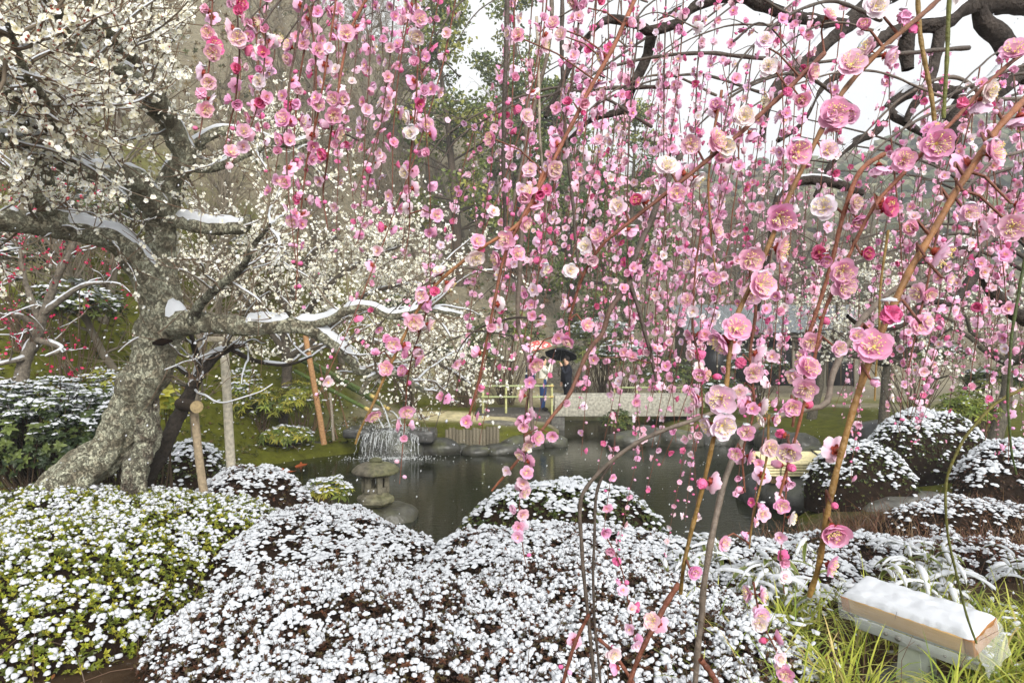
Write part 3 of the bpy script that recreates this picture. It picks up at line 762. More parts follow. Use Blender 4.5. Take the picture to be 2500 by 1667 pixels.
def stamens(kind, seed, n=34, hi=True):
    g = np.random.default_rng(seed); mb = MB()
    sp = {'open': .8, 'single': .8, 'cup': .5, 'rose': .25, 'tired': .9}[kind]
    a = g.uniform(0, 6.28, n); e = np.sqrt(g.uniform(0, 1, n)) * sp; L = g.uniform(.5, .78, n)
    if kind == 'tired': L *= 1.15
    d = np.stack([np.sin(e) * np.cos(a), np.sin(e) * np.sin(a), np.cos(e)], -1)
    b = np.stack([np.cos(a), np.sin(a), np.zeros(n)], -1) * .07
    pts = np.stack([b, b + d * (L * .55)[:, None], b + d * L[:, None] + b * .8], 1)
    mb.addt(tubes(pts, np.full((n, 3), .015 if hi else .02), 3, lin(255, 246, 216)))
    V = np.array([[1, 0, 0], [-1, 0, 0], [0, 1, 0], [0, -1, 0], [0, 0, 1], [0, 0, -1]], float)
    Fc = np.array([[0, 2, 4], [2, 1, 4], [1, 3, 4], [3, 0, 4], [2, 0, 5], [1, 2, 5], [3, 1, 5], [0, 3, 5]])
    mb.scatter([(V, Fc, np.ones((6, 3)), 0)], pts[:, 2], randrot(n, g), .045, np.stack([lin(255, 234, 140)] * n) * g.uniform(.85, 1.1, (n, 1)))
    (V, Fc, C, _), = ico(1, lin(250, 226, 130)); mb.add(V * [.16, .13, .09] + [0, 0, .05], Fc, C)
    return mb

def calyx(seed, bud=False):
    mb = MB(); c0 = lin(150, 62, 48); c1 = lin(122, 88, 52)
    a = np.arange(8) / 8 * 2 * np.pi
    prof = [(.05, -.55), (.06, -.28), (.16, -.20), (.24, -.08), (.22, .02)]
    V = np.concatenate([np.stack([np.cos(a) * r, np.sin(a) * r, np.full(8, z)], -1) for r, z in prof])
    k = np.arange(8); k2 = (k + 1) % 8
    Fc = np.concatenate([np.stack([i * 8 + k, i * 8 + k2, (i + 1) * 8 + k2, (i + 1) * 8 + k], -1) for i in range(4)])
    C = np.concatenate([np.tile(c1, (16, 1)), np.tile(c0, (24, 1))])
    mb.add(V, Fc, C)
    for q in range(5):
        V, Fc, _ = petal(.42, .34, -.15 if not bud else .75, .1 if not bud else .5, q / 5 * 6.283 + .3, 3, 3, q, wav=0)
        V[:, 2] -= .06; mb.add(V, Fc, c0)
    return mb

def budmesh(seed):
    g = np.random.default_rng(seed); mb = MB()
    (V, Fc, C, _), = ico(2, (1, 1, 1))
    V = V * [.40, .40, .50]; ang = np.arctan2(V[:, 1], V[:, 0]); V[:, :2] *= (1 + .05 * np.sin(3 * ang + V[:, 2] * 6 + seed))[:, None]
    V[:, 2] += .36
    k = np.clip(V[:, 2] / .86, 0, 1)[:, None]
    mb.add(V, Fc, np.array([.92, .55, .62]) * (1 - k) + np.array([1, 1, 1]) * k)
    for q in range(3):   # overlapping petal edges
        pv, pf, pc = petal(.9, .75, 1.05, .75, q / 3 * 6.28 + seed, 5, 4, seed + q, wav=.0)
        pv = pv * [.85, .85, 1.0]; mb.add(pv, pf, pc)
    return mb

KINDS = []     # (corolla mesh, stamen mesh or None, calyx mesh)
CAL = calyx(1).mesh('calyx', M['calyx']); CALB = calyx(2, True).mesh('calyx', M['calyx'])
for kd, n in (('open', 5), ('cup', 3), ('rose', 2), ('tired', 1)):
    for q in range(n):
        KINDS.append((kd, corolla(kd, 40 + q + 10 * len(KINDS)).mesh('blossom', M['petal']), stamens(kd, 9 + q).mesh('stamens', M['stamen']), CAL))
for q in range(3):
    KINDS.append(('bud', budmesh(q).mesh('bud', M['petal']), None, CALB))
KIX = {k: [i for i, x in enumerate(KINDS) if x[0] == k] for k in ('open', 'cup', 'rose', 'tired', 'bud')}
SINGLE = [(corolla('single', 70 + q, 4, 4).mesh('blossom', M['petal']), stamens('single', 80 + q, 18).mesh('stamens', M['stamen'])) for q in range(3)]
SNOWTUFT = [MB().addt(blob_t(50 + k, .55, 2, 0, .45)).mesh('snow', M['snow']) for k in range(4)]

def tmpl(mb, mi):
    out = []
    V = np.concatenate(mb.V); C = np.concatenate(mb.C)
    if mb.T: out.append((V, np.concatenate(mb.T), C, mi))
    if mb.Q: out.append((V, np.concatenate(mb.Q), C, mi))
    return out
def small_flower(kind, seed, ns=7):
    co = corolla(kind, seed, 3, 3); t = tmpl(co, 0)
    g = np.random.default_rng(seed); n = ns; a = g.uniform(0, 6.28, n); e = g.uniform(.1, .7, n)
    d = np.stack([np.sin(e) * np.cos(a), np.sin(e) * np.sin(a), np.cos(e)], -1) * .55
    s = np.stack([-np.sin(a), np.cos(a), 0 * a], -1) * .06
    V = np.stack([d * .1, d + s, d - s], 1).reshape(-1, 3)
    t.append((V, np.arange(3 * n).reshape(-1, 3), np.tile(lin(246, 216, 120), (3 * n, 1)), 1))
    V = np.array([[.22, 0, -.02], [-.11, .19, -.02], [-.11, -.19, -.02], [0, 0, -.35], [0, 0, .10]])
    t.append((V, np.array([[0, 3, 1], [1, 3, 2], [2, 3, 0]]), np.tile(lin(132, 56, 48), (5, 1)), 2))
    t.append((V * ([.7, .7, 1] if kind != 'single' else [.45, .45, .8]), np.array([[0, 1, 4], [1, 2, 4], [2, 0, 4]]), np.tile(lin(226, 190, 96), (5, 1)), 1))
    return t
SM_OPEN = [small_flower('open', 5 + k) for k in range(3)]; SM_CUP = [small_flower('cup', 25 + k) for k in range(3)]
def tiny_flower(n1, n2, seed, base):
    g = np.random.default_rng(seed); mb = MB()
    for wi, (n, L, w, ti) in enumerate(((n1, 1.0, 1.05, .22), (n2, .72, .8, .6))):
        for k in range(n):
            a = (k + .5 * wi) / max(n, 1) * 6.283 + g.uniform(-.15, .15); t_ = ti + g.uniform(-.12, .2); ca, sa = math.cos(a), math.sin(a)
            V = np.array([[0, 0, 0], [.62 * L, .5 * w * L, 0], [L, 0, .08], [.62 * L, -.5 * w * L, 0]]); V = np.stack([V[:, 0] * math.cos(t_) - V[:, 2] * math.sin(t_), V[:, 1], V[:, 0] * math.sin(t_) + V[:, 2]], -1)
            mb.add(np.stack([V[:, 0] * ca - V[:, 1] * sa, V[:, 0] * sa + V[:, 1] * ca, V[:, 2]], -1), np.array([[0, 3, 1], [1, 3, 2]]), np.array([base, (1, 1, 1), (1, 1, 1), (1, 1, 1)], float))
    t = tmpl(mb, 0); V = np.array([[.16, 0, .04], [-.08, .14, .04], [-.08, -.14, .04], [0, 0, .26]])
    t.append((V, np.array([[0, 1, 3], [1, 2, 3], [2, 0, 3]]), np.tile(lin(250, 226, 140), (4, 1)), 1))
    V = np.array([[.22, 0, -.03], [-.11, .19, -.03], [-.11, -.19, -.03], [0, 0, -.35]])
    t.append((V, np.array([[0, 3, 1], [1, 3, 2], [2, 3, 0]]), np.tile(lin(132, 56, 48), (4, 1)), 2))
    return t
TN_WHITE = [tiny_flower(5, 0, 60 + k, (1, 1, .9)) for k in range(3)]; TN_PINK = [tiny_flower(5, 4, 70 + k, (1, .8, .9)) for k in range(3)]
SM_SINGLE = [small_flower('single', 45 + k, 6) for k in range(3)]
V_, F_, C_, _ = ico(1, (1, 1, 1))[0]
SM_BUD = [[(V_ * [.4, .4, .5] + [0, 0, .3], F_, np.ones((len(V_), 3)), 0), (np.array([[.26, 0, .1], [-.13, .23, .1], [-.13, -.23, .1], [0, 0, -.4]]), np.array([[0, 3, 1], [1, 3, 2], [2, 3, 0]]), np.tile(lin(140, 58, 48), (4, 1)), 2)]]
FM = [M['petal'], M['stamen'], M['calyx']]

def put_object(parent, me, pos, rot, s, name, color=None):
    o = bpy.data.objects.new(name, me); COL.objects.link(o)
    m = np.eye(4); m[:3, :3] = rot * s; m[:3, 3] = pos
    o.parent = parent
    o.matrix_parent_inverse = Matrix.Translation(-Vector(parent.location))
    o.matrix_basis = Matrix(m.tolist())
    if color is not None: o.color = (*[float(a) for a in color], 1)
    return o
def sub(o, me, name, color=None):
    c = bpy.data.objects.new(name, me); COL.objects.link(c); c.parent = o
    if color is not None: c.color = (*[float(a) for a in color], 1)
    return c

def flowers_on(parent, pos, face, size, tint, kinds, nobj, double=True, label_stuff='blossoms', snowp=.3, seed=1, tiny=False):
    """blossoms at pos looking along face: the largest in view become objects, the rest one mesh"""
    g = np.random.default_rng(seed); N = len(pos)
    rot = zrot(face, g); u, v = UV(pos); infr = (u > -20) & (u < 2520) & (v > -20) & (v < 1690) & (pos[:, 1] > .2)
    app = np.where(infr, size / np.maximum(pos[:, 1], .1), 0)
    order = np.argsort(-app); big = np.zeros(N, bool); big[order[:nobj]] = True; big &= infr
    for i in np.where(big)[0]:
        if double:
            kd, me, stm, cal = KINDS[g.choice(KIX[kinds[i]])]
        else:
            kd = kinds[i]; (me, stm) = SINGLE[g.integers(0, 3)]; cal = CAL
            if kd == 'bud': _, me, stm, cal = KINDS[g.choice(KIX['bud'])]
        o = put_object(parent, me, pos[i], rot[i], size[i], 'bud' if kd == 'bud' else 'blossom', tint[i])
        if stm is not None: sub(o, stm, 'stamens')
        sub(o, cal, 'calyx')
        if g.random() < snowp and size[i] / pos[i][1] > .006:
            up = np.array([0, 0, 1.0]); loc = rot[i].T @ up            # local direction of 'up'
            rad = .62 if kd != 'bud' else .34; ctr = np.array([0, 0, .12 if kd != 'bud' else .45])
            inpl = np.array([loc[0], loc[1], 0]); inpl = inpl / max(np.linalg.norm(inpl), .2)
            q = sub(o, SNOWTUFT[g.integers(0, 4)], 'snow_tuft')
            lz = norm(loc[None])[0]; rr = zrot(lz[None], g)[0] * np.array([.42, .30, .30])[None] * g.uniform(.6, 1.1)
            mm_ = np.eye(4); mm_[:3, :3] = rr; mm_[:3, 3] = ctr + inpl * rad * g.uniform(.8, 1.1) + lz * .12
            q.matrix_basis = Matrix(mm_.tolist())
    rest = ~big
    mb = MB(); kk = np.array(kinds)
    pick = g.integers(0, 3, N); far_ = (app < .0058) | tiny
    for q in range(3):
        for kd, T in (('open', SM_OPEN), ('cup', SM_CUP), ('far', TN_PINK), ('white', TN_WHITE)):
            if kd == 'white': s = rest & (kk != 'bud') & (not double)
            elif kd == 'far': s = rest & far_ & (kk != 'bud') & double
            else: s = rest & double & ~far_ & ((kk == kd) | ((kd == 'open') & (kk == 'tired')) | ((kd == 'cup') & (kk == 'rose')))
            s = s & (pick == q)
            # petals take the tint; stamens and calyx keep their own colour
            for part in T[q]:
                mb.scatter([part], pos[s], rot[s], size[s], tint[s] if part[3] == 0 else None)
    s = rest & (kk == 'bud')
    for part in SM_BUD[0]:
        mb.scatter([part], pos[s], rot[s], size[s], tint[s] if part[3] == 0 else None)
    under(mb.build(label_stuff, FM, None, kind='stuff'), parent)

def snow_strip(mb, pts, rad, thick=.8, seed=0, thr=.35, width=.8):
    """snow lying along the upper side of a branch, broken by gaps"""
    n = len(pts); T = norm(np.gradient(pts, axis=0)); hz = np.sqrt(1 - T[:, 2] ** 2)
    k = sm((hz - thr) / .3) * sm((fbm(pts + seed * 3.1, 4.5, seed + 2, 2) - .30) * 6)
    side = norm(np.cross(T, [0, 0, 1.0])); upv = norm(np.cross(side, T))
    sd = 7; a = np.linspace(-.15, np.pi + .15, sd)
    ww = rad * width * (.35 + .65 * k); th = rad * thick * k * (.75 + .5 * vnoise(pts, 14, seed))
    c = pts + upv * (rad * .62)[:, None]
    V = c[:, None] + np.cos(a)[None, :, None] * ww[:, None, None] * side[:, None] + (np.sin(a)[None, :, None] * th[:, None, None] - (.25 * rad * (1 - k))[:, None, None] - .12 * rad[:, None, None] * np.abs(np.cos(a))[None, :, None]) * upv[:, None]
    V[k < .03] = pts[k < .03][:, None]
    i = (np.arange(n - 1)[:, None] * sd + np.arange(sd - 1)[None]).ravel()
    i = i[(k[i // sd] > .05) | (k[i // sd + 1] > .05)]
    mb.add(V.reshape(-1, 3), np.stack([i, i + 1, i + sd + 1, i + sd], -1), (1, 1, 1))

def rough_limb(pts, rad, seed, col, sides=14, amp=.22, n=None):
    L = np.sum(np.linalg.norm(np.diff(pts, axis=0), axis=1)); n = n or int(max(10, L / (.035 if sides < 20 else .018)))
    p, r = resample(pts, n, rad)
    p = p + (np.stack([vnoise(p, 3, seed), vnoise(p, 3, seed + 1), vnoise(p, 3, seed + 2)], -1) - .5) * r[:, None] * .8
    (V, Fc, C, mi), = tubes(p[None], r[None], sides, col)
    cen = np.repeat(p, sides, 0); dv = V - cen
    tw = np.arange(len(V)) % sides
    nz = fbm(V, 9 / max(r.mean() / .1, .5), seed + 5, 3) - .5
    ridge = np.sin(tw / sides * 2 * np.pi * 5 + np.repeat(np.arange(n), sides) * .12 + seed) * .35
    rdg = 1 - np.abs(fbm(V * [1, 1, .45], 14, seed + 9, 2) - .5) * 4
    V = cen + dv * (1 + amp * (nz * 2 + ridge - .38 * np.clip(rdg, 0, 1) ** 2))[:, None]
    return p, r, (V, Fc, C, mi)

# ================================================================== OLD WHITE PLUM
TD = 6.0
wp = thing('white_plum_tree', 'old leaning white plum with a lichen-grey split trunk and snow on its limbs', 'tree', P(230, 1185, TD))
tb = lin(144, 136, 116)
def limb_obj(nm, rows, rads, seed, parent, matl='lichen', col=tb, sides=14, amp=.2, snow=None, sth=.8, d=None):
    p, r, g4 = rough_limb(PL(rows), rads, seed, col, sides, amp)
    o = under(MB().add(*g4).build(nm, M[matl], None), parent)
    if snow is not None: snow_strip(snow, p, r, sth, seed)
    return p, r
wsn = MB(); LM = []
limb_obj('trunk', [(85, 1245, 5.9), (160, 1172, 5.95), (252, 1078, 6.0), (322, 972, 6.05), (372, 872, 6.05), (406, 802, 6.05), (425, 755, 6.05)], [.205, .185, .17, .168, .185, .205, .17], 3, wp, sides=64, amp=.26)
limb_obj('root_fork', [(318, 1230, 6.0), (330, 1150, 6.04), (362, 1085, 6.08), (368, 1010, 6.1), (362, 930, 6.08)], [.11, .105, .11, .095, .08], 9, wp, sides=40, amp=.42, col=lin(110, 100, 88))
LM.append(limb_obj('limb', [(400, 800, 6.05), (395, 700, 6.1), (398, 620, 6.1), (385, 540, 6.0), (372, 490, 5.8), (330, 440, 5.5), (262, 425, 5.2), (180, 408, 4.8), (90, 360, 4.3), (-20, 330, 3.8)], [.17, .15, .13, .125, .115, .10, .085, .07, .05, .03], 13, wp, snow=wsn, sides=18))
LM.append(limb_obj('limb', [(400, 770, 6.05), (340, 660, 5.9), (285, 592, 5.7), (200, 562, 5.5), (110, 548, 5.3), (20, 535, 5.1), (-90, 540, 4.9)], [.15, .12, .11, .10, .095, .085, .07], 17, wp, snow=wsn, sides=18))
LM.append(limb_obj('limb', [(270, 590, 5.7), (190, 545, 5.5), (120, 520, 5.3), (85, 470, 5.1), (70, 420, 5.0)], [.075, .065, .055, .045, .03], 19, wp, snow=wsn))
LM.append(limb_obj('limb', [(390, 600, 6.05), (420, 545, 6.0), (480, 548, 5.95), (545, 556, 5.9), (600, 552, 5.85), (606, 525, 5.8)], [.09, .075, .07, .06, .05, .025], 21, wp, snow=wsn, sth=1.15))
LM.append(limb_obj('limb', [(380, 560, 6.0), (420, 440, 6.0), (455, 395, 5.9), (440, 350, 5.8), (415, 290, 5.6), (385, 235, 5.3), (320, 180, 4.8), (225, 140, 4.3), (175, 95, 4.0), (140, 20, 3.7), (120, -60, 3.5)], [.12, .10, .10, .085, .07, .06, .05, .045, .035, .028, .02], 23, wp, snow=wsn))
LM.append(limb_obj('limb', [(445, 390, 5.9), (400, 310, 5.8), (385, 250, 5.7), (345, 170, 5.3), (280, 90, 4.7), (225, 20, 4.2), (200, -60, 4.0)], [.07, .055, .05, .045, .04, .032, .02], 25, wp, snow=wsn))
LM.append(limb_obj('limb', [(400, 300, 5.7), (330, 230, 5.3), (260, 170, 5.0), (180, 80, 4.5), (90, 10, 4.2), (40, -50, 4.0)], [.05, .045, .04, .032, .025, .015], 27, wp, snow=wsn))
LM.append(limb_obj('limb', [(500, 350, 6.0), (455, 375, 5.95), (430, 420, 5.95)], [.04, .05, .06], 28, wp, snow=wsn))
LM.append(limb_obj('limb', [(480, 350, 5.95), (540, 320, 6.0), (620, 330, 6.1), (700, 350, 6.3), (780, 330, 6.5)], [.05, .045, .04, .035, .02], 29, wp, snow=wsn))
LM.append(limb_obj('limb', [(440, 400, 5.9), (520, 405, 6.0), (600, 380, 6.1), (660, 350, 6.2), (720, 320, 6.4)], [.05, .045, .035, .03, .018], 30, wp, snow=wsn))
LM.append(limb_obj('limb', [(430, 780, 6.0), (510, 785, 5.95), (580, 790, 5.9), (650, 795, 5.85), (720, 796, 5.85), (770, 812, 5.85), (820, 845, 5.9), (860, 880, 6.0), (875, 905, 6.05), (930, 900, 6.15), (990, 925, 6.3), (1040, 955, 6.4)], [.13, .085, .08, .075, .07, .06, .05, .042, .036, .03, .026, .02], 31, wp, snow=wsn, sth=1.0))
LM.append(limb_obj('limb', [(715, 790, 5.85), (770, 790, 5.85), (815, 775, 5.8), (850, 758, 5.75), (900, 750, 5.7), (960, 770, 5.7), (1040, 755, 5.7), (1130, 770, 5.7)], [.05, .045, .042, .04, .034, .03, .024, .015], 33, wp, snow=wsn, sth=1.2))
LM.append(limb_obj('limb', [(880, 960, 6.0), (905, 925, 6.0), (950, 910, 6.05), (1000, 925, 6.1), (1010, 960, 6.15)], [.02, .026, .026, .022, .014], 34, wp, snow=wsn, sth=1.2))
LM.append(limb_obj('limb', [(470, 790, 5.9), (490, 745, 5.8), (530, 705, 5.6), (590, 655, 5.4), (620, 600, 5.2), (660, 550, 5.0)], [.055, .042, .035, .028, .02, .012], 35, wp, col=lin(82, 76, 66)))
LM.append(limb_obj('limb', [(120, 440, 4.6), (60, 300, 4.0), (20, 220, 3.7), (-40, 120, 3.4)], [.035, .03, .024, .015], 36, wp, snow=wsn))
LM.append(limb_obj('limb', [(180, 408, 4.8), (150, 330, 4.2), (110, 250, 3.8), (60, 170, 3.5), (20, 60, 3.2)], [.045, .035, .03, .022, .012], 37, wp, snow=wsn))
# broken hollow in the trunk fork
under(MB().addt(tubes(PL([(372, 838, 5.78), (395, 835, 5.80), (420, 832, 5.86)])[None], np.array([[.012, .035, .012]]), 8, lin(30, 22, 16))).build('hollow', M['soil'], None), wp)

def crown_on(limbs, parent, n2, n3, nfl, seed, up=.05, col=lin(116, 104, 88), snow=None, len2=(.35, 1.0), len3=(.15, .5), tstart=.3, box_=None, fl_size=(.0115, .0145), lo=False):
    g = np.random.default_rng(seed)
    pool = np.concatenate([p[int(len(p) * tstart):] for p, r in limbs]); tng = np.concatenate([norm(np.gradient(p, axis=0))[int(len(p) * tstart):] for p, r in limbs])
    i = g.integers(0, len(pool), n2)
    b2 = grow(pool[i], tng[i] * .5 + g.normal(0, .65, (n2, 3)) + [0, 0, .3], g.uniform(*len2, n2), 9, .20, (0, 0, up), seed + 1)
    mb = MB().addt(tubes(b2, np.linspace(.0085, .004, 9)[None] * g.uniform(.6, 1.4, (n2, 1)), 3 if lo else 5, col))
    if snow is not None:
        for k in range(n2):
            p = resample(b2[k], 26); snow_strip(snow, p, np.linspace(.010, .005, 26), 1.3, k % 17, .45, 1.1)
    a = g.integers(0, n2, n3); j = g.integers(1, 9, n3)
    tdir = norm(b2[a, j] - b2[a, j - 1])
    b3 = grow(b2[a, j], tdir * .6 + g.normal(0, .6, (n3, 3)) + [0, 0, .25], g.uniform(*len3, n3), 6, .12, (0, 0, up), seed + 2)
    mb.addt(tubes(b3[:, ::2] if lo else b3, np.linspace(.0042, .0018, 6)[None, ::(2 if lo else 1)] * np.ones((n3, 1)), 3 if lo else 4, lin(112, 92, 74)))
    under(mb.build('twigs', M['twig'], None, kind='stuff'), parent)
    a = g.integers(0, n3, nfl); f = g.uniform(.1, 5, nfl); j = f.astype(int).clip(0, 4); t = (f - j)[:, None]
    q = b3[a, j] * (1 - t) + b3[a, j + 1] * t
    k2 = int(nfl * .25); aa = g.integers(0, n2, k2); q[:k2] = b2[aa, g.integers(3, 9, k2)]
    cl = g.random(nfl) < .62; src = np.maximum(np.arange(nfl) - g.integers(1, 4, nfl), 0); q[cl] = q[src][cl] + g.normal(0, .014, (nfl, 3))[cl]
    fc = norm(g.normal(size=(nfl, 3)) + [0, -.35, .15]); sz = g.uniform(*fl_size, nfl)
    return q + fc * .008, fc, sz, b2, b3

def cream_tints(n, g):
    return np.array([lin(255, 254, 244), lin(255, 255, 250), lin(254, 250, 232)])[g.integers(0, 3, n)] * g.uniform(.96, 1.0, (n, 1))

g = np.random.default_rng(5)
upper = [LM[i] for i in (0, 1, 2, 4, 5, 6, 7, 8, 9, 14, 15)]; lower = [LM[i] for i in (3, 10, 11, 12, 13)]
q, fc, sz, b2a, b3a = crown_on(upper + upper[3:], wp, 130, 950, 11000, 501, .06, snow=wsn, fl_size=(.017, .0225))
q2, fc2, sz2, b2b, _ = crown_on(lower + [LM[1]], wp, 60, 300, 1700, 505, .02, snow=wsn, fl_size=(.015, .019))
q, fc, sz = np.concatenate([q, q2]), np.concatenate([fc, fc2]), np.concatenate([sz, sz2])
kinds = np.where(g.random(len(q)) < .16, 'bud', np.where(g.random(len(q)) < .3, 'cup', 'open'))
sz = np.where(kinds == 'bud', sz * .65, sz)
flowers_on(wp, q, fc, sz, cream_tints(len(q), g), kinds, 240, double=False, snowp=0, seed=6)
under(wsn.build('snow_cover', M['snow'], None, kind='stuff'), wp)

# second white plum, lower and farther, across the corner of the pond
wq = thing('white_plum_tree', 'low spreading white plum in full bloom behind the bamboo spouts', 'tree', (P(690, 1030, 16.6)[0], 16.6, Hs(P(690, 1030, 16.6)[0], 16.6)))
sn2 = MB(); L2 = []
for k, rows in enumerate([[(690, 1075, 16.6), (700, 900, 16.5), (690, 800, 16.2), (720, 700, 16.0), (760, 620, 15.8), (820, 580, 15.6)],
                          [(700, 880, 16.4), (780, 820, 16), (860, 740, 15.6), (950, 700, 15.3), (1080, 690, 15.0)], [(690, 850, 16.3), (620, 760, 16), (560, 680, 15.8), (520, 620, 15.5)],
                          [(720, 800, 16.2), (800, 700, 15.7), (880, 640, 15.4), (980, 600, 15.2)], [(760, 850, 16.1), (880, 830, 15.6), (980, 850, 15.3), (1090, 900, 15.0), (1150, 940, 14.9)], [(700, 760, 16.1), (660, 660, 15.8), (640, 580, 15.6)]]):
    L2.append(limb_obj('trunk' if k == 0 else 'limb', rows, [.15, .12, .10, .085, .06, .04][:len(rows)] if k == 0 else list(np.linspace(.085, .025, len(rows))), 60 + k, wq, matl='bark', col=lin(88, 80, 70), snow=sn2, sides=10))
q, fc, sz, _, _ = crown_on(L2[1:] + [L2[0]], wq, 260, 1600, 14500, 520, .03, snow=None, len2=(.6, 2.2), len3=(.3, .9), fl_size=(.028, .038), lo=True)
kinds = np.where(g.random(len(q)) < .1, 'bud', 'open')
flowers_on(wq, q, fc, sz, cream_tints(len(q), g), kinds, 0, double=False, snowp=0, seed=7)
under(sn2.build('snow_cover', M['snow'], None, kind='stuff'), wq)

# red plum behind the left edge
rp = thing('red_plum_tree', 'small red plum with magenta blossoms in front of the moss slope', 'tree', P(20, 1010, 9.0))
sn3 = MB(); L3 = []
for k, rows in enumerate([[(20, 1060, 9), (60, 900, 9), (95, 800, 8.9), (120, 730, 8.8), (150, 640, 8.7)], [(95, 800, 8.9), (40, 770, 8.7), (-40, 780, 8.5)], [(110, 760, 8.8), (200, 700, 8.6), (270, 690, 8.5)],
                          [(100, 790, 8.9), (60, 680, 8.8), (40, 600, 8.7), (-30, 540, 8.6)], [(130, 700, 8.8), (180, 600, 8.6), (200, 520, 8.5)], [(70, 870, 9), (30, 880, 8.8), (-50, 900, 8.6)], [(90, 830, 8.9), (150, 850, 8.8), (110, 870, 8.7)]]):
    L3.append(limb_obj('trunk' if k == 0 else 'limb', rows, [.10, .085, .07, .055, .03][:len(rows)] if k == 0 else list(np.linspace(.045, .014, len(rows))), 80 + k, rp, matl='bark', col=lin(118, 110, 98), snow=sn3, sides=10))
q, fc, sz, _, _ = crown_on(L3[1:] + [L3[0]], rp, 60, 300, 620, 540, .03, snow=sn3, len2=(.3, .9), len3=(.15, .45), fl_size=(.018, .027))
tr_ = np.array([lin(214, 48, 104), lin(226, 84, 128), lin(200, 36, 84)])[g.integers(0, 3, len(q))]
flowers_on(rp, q, fc, sz, tr_, np.where(g.random(len(q)) < .35, 'bud', 'cup'), 40, double=True, snowp=0, seed=8, tiny=True)
under(sn3.build('snow_cover', M['snow'], None, kind='stuff'), rp)

# dark young plum leaning on a post beside the old trunk
dp = thing('dark_plum_tree', 'thin black-barked plum leaning onto a wooden prop beside the old trunk', 'tree', P(350, 1180, 6.5))
sn4 = MB(); L4 = []
for k, (rows, rr) in enumerate([([(345, 1185, 6.5), (395, 1095, 6.5), (440, 1005, 6.5), (475, 935, 6.5), (515, 880, 6.5), (560, 850, 6.5), (600, 840, 6.5)], [.075, .07, .065, .06, .045, .035, .02]),
                                ([(492, 925, 6.5), (478, 870, 6.45), (470, 840, 6.4), (462, 800, 6.4)], [.035, .03, .026, .015]), ([(490, 930, 6.5), (455, 915, 6.4), (430, 895, 6.35)], [.03, .022, .014]),
                                ([(560, 850, 6.5), (620, 880, 6.5), (700, 890, 6.5), (760, 870, 6.5)], [.025, .02, .015, .01])]):
    L4.append(limb_obj('trunk' if k == 0 else 'limb', rows, rr, 90 + k, dp, matl='bark', col=lin(58, 52, 46), snow=sn4, sides=12, sth=1.2))
q, fc, sz, _, _ = crown_on(L4, dp, 30, 120, 130, 560, .03, snow=sn4, tstart=.6)
flowers_on(dp, q, fc, sz, cream_tints(len(q), g), np.where(g.random(len(q)) < .3, 'bud', 'open'), 10, double=False, snowp=0, seed=9)
under(sn4.build('snow_cover', M['snow'], None, kind='stuff'), dp)

# cream plums far behind on the right
for k, (u, v, d, s) in enumerate([(2150, 950, 15, 1.0), (2420, 930, 13, 1.0), (1980, 900, 19, 1.1)]):
    lab = ['far white plum behind the dark bent limb', 'white plum at the garden edge below the hazy ridge', 'distant white plum beside the grey house'][k]
    b = P(u, v, d); b[2] = Hs(b[0], b[1]); t = thing('white_plum_tree', lab, 'tree', b)
    tp = grow(b[None] - [0, 0, .1], [[.1, 0, 1]], 2.2 * s, 8, .12, (0, 0, .05), 600 + k); LL = [(resample(tp[0], 30), None)]
    mb = MB().addt(tubes(tp, np.linspace(.14, .07, 8)[None], 9, lin(96, 90, 78))); under(mb.build('trunk', M['bark'], None), t)
    nl = 9; a = g.uniform(0, 6.28, nl); l1 = grow(np.repeat(tp[0, -2:-1], nl, 0), np.stack([np.cos(a), np.sin(a), g.uniform(.2, .9, nl)], -1), g.uniform(1.4, 2.4, nl) * s, 10, .2, (0, 0, .02), 610 + k)
    under(MB().addt(tubes(l1, np.linspace(.06, .015, 10)[None] * np.ones((nl, 1)), 6, lin(90, 84, 72))).build('limbs', M['bark'], None), t)
    q, fc, sz, _, _ = crown_on([(l1[i], None) for i in range(nl)], t, 110, 700, 3000, 620 + k, .03, len2=(.5, 1.3), len3=(.25, .7), fl_size=(.028, .038), lo=True)
    flowers_on(t, q, fc, sz, cream_tints(len(q), g) * .96, np.full(len(q), 'open'), 0, double=False, snowp=0, seed=10 + k)

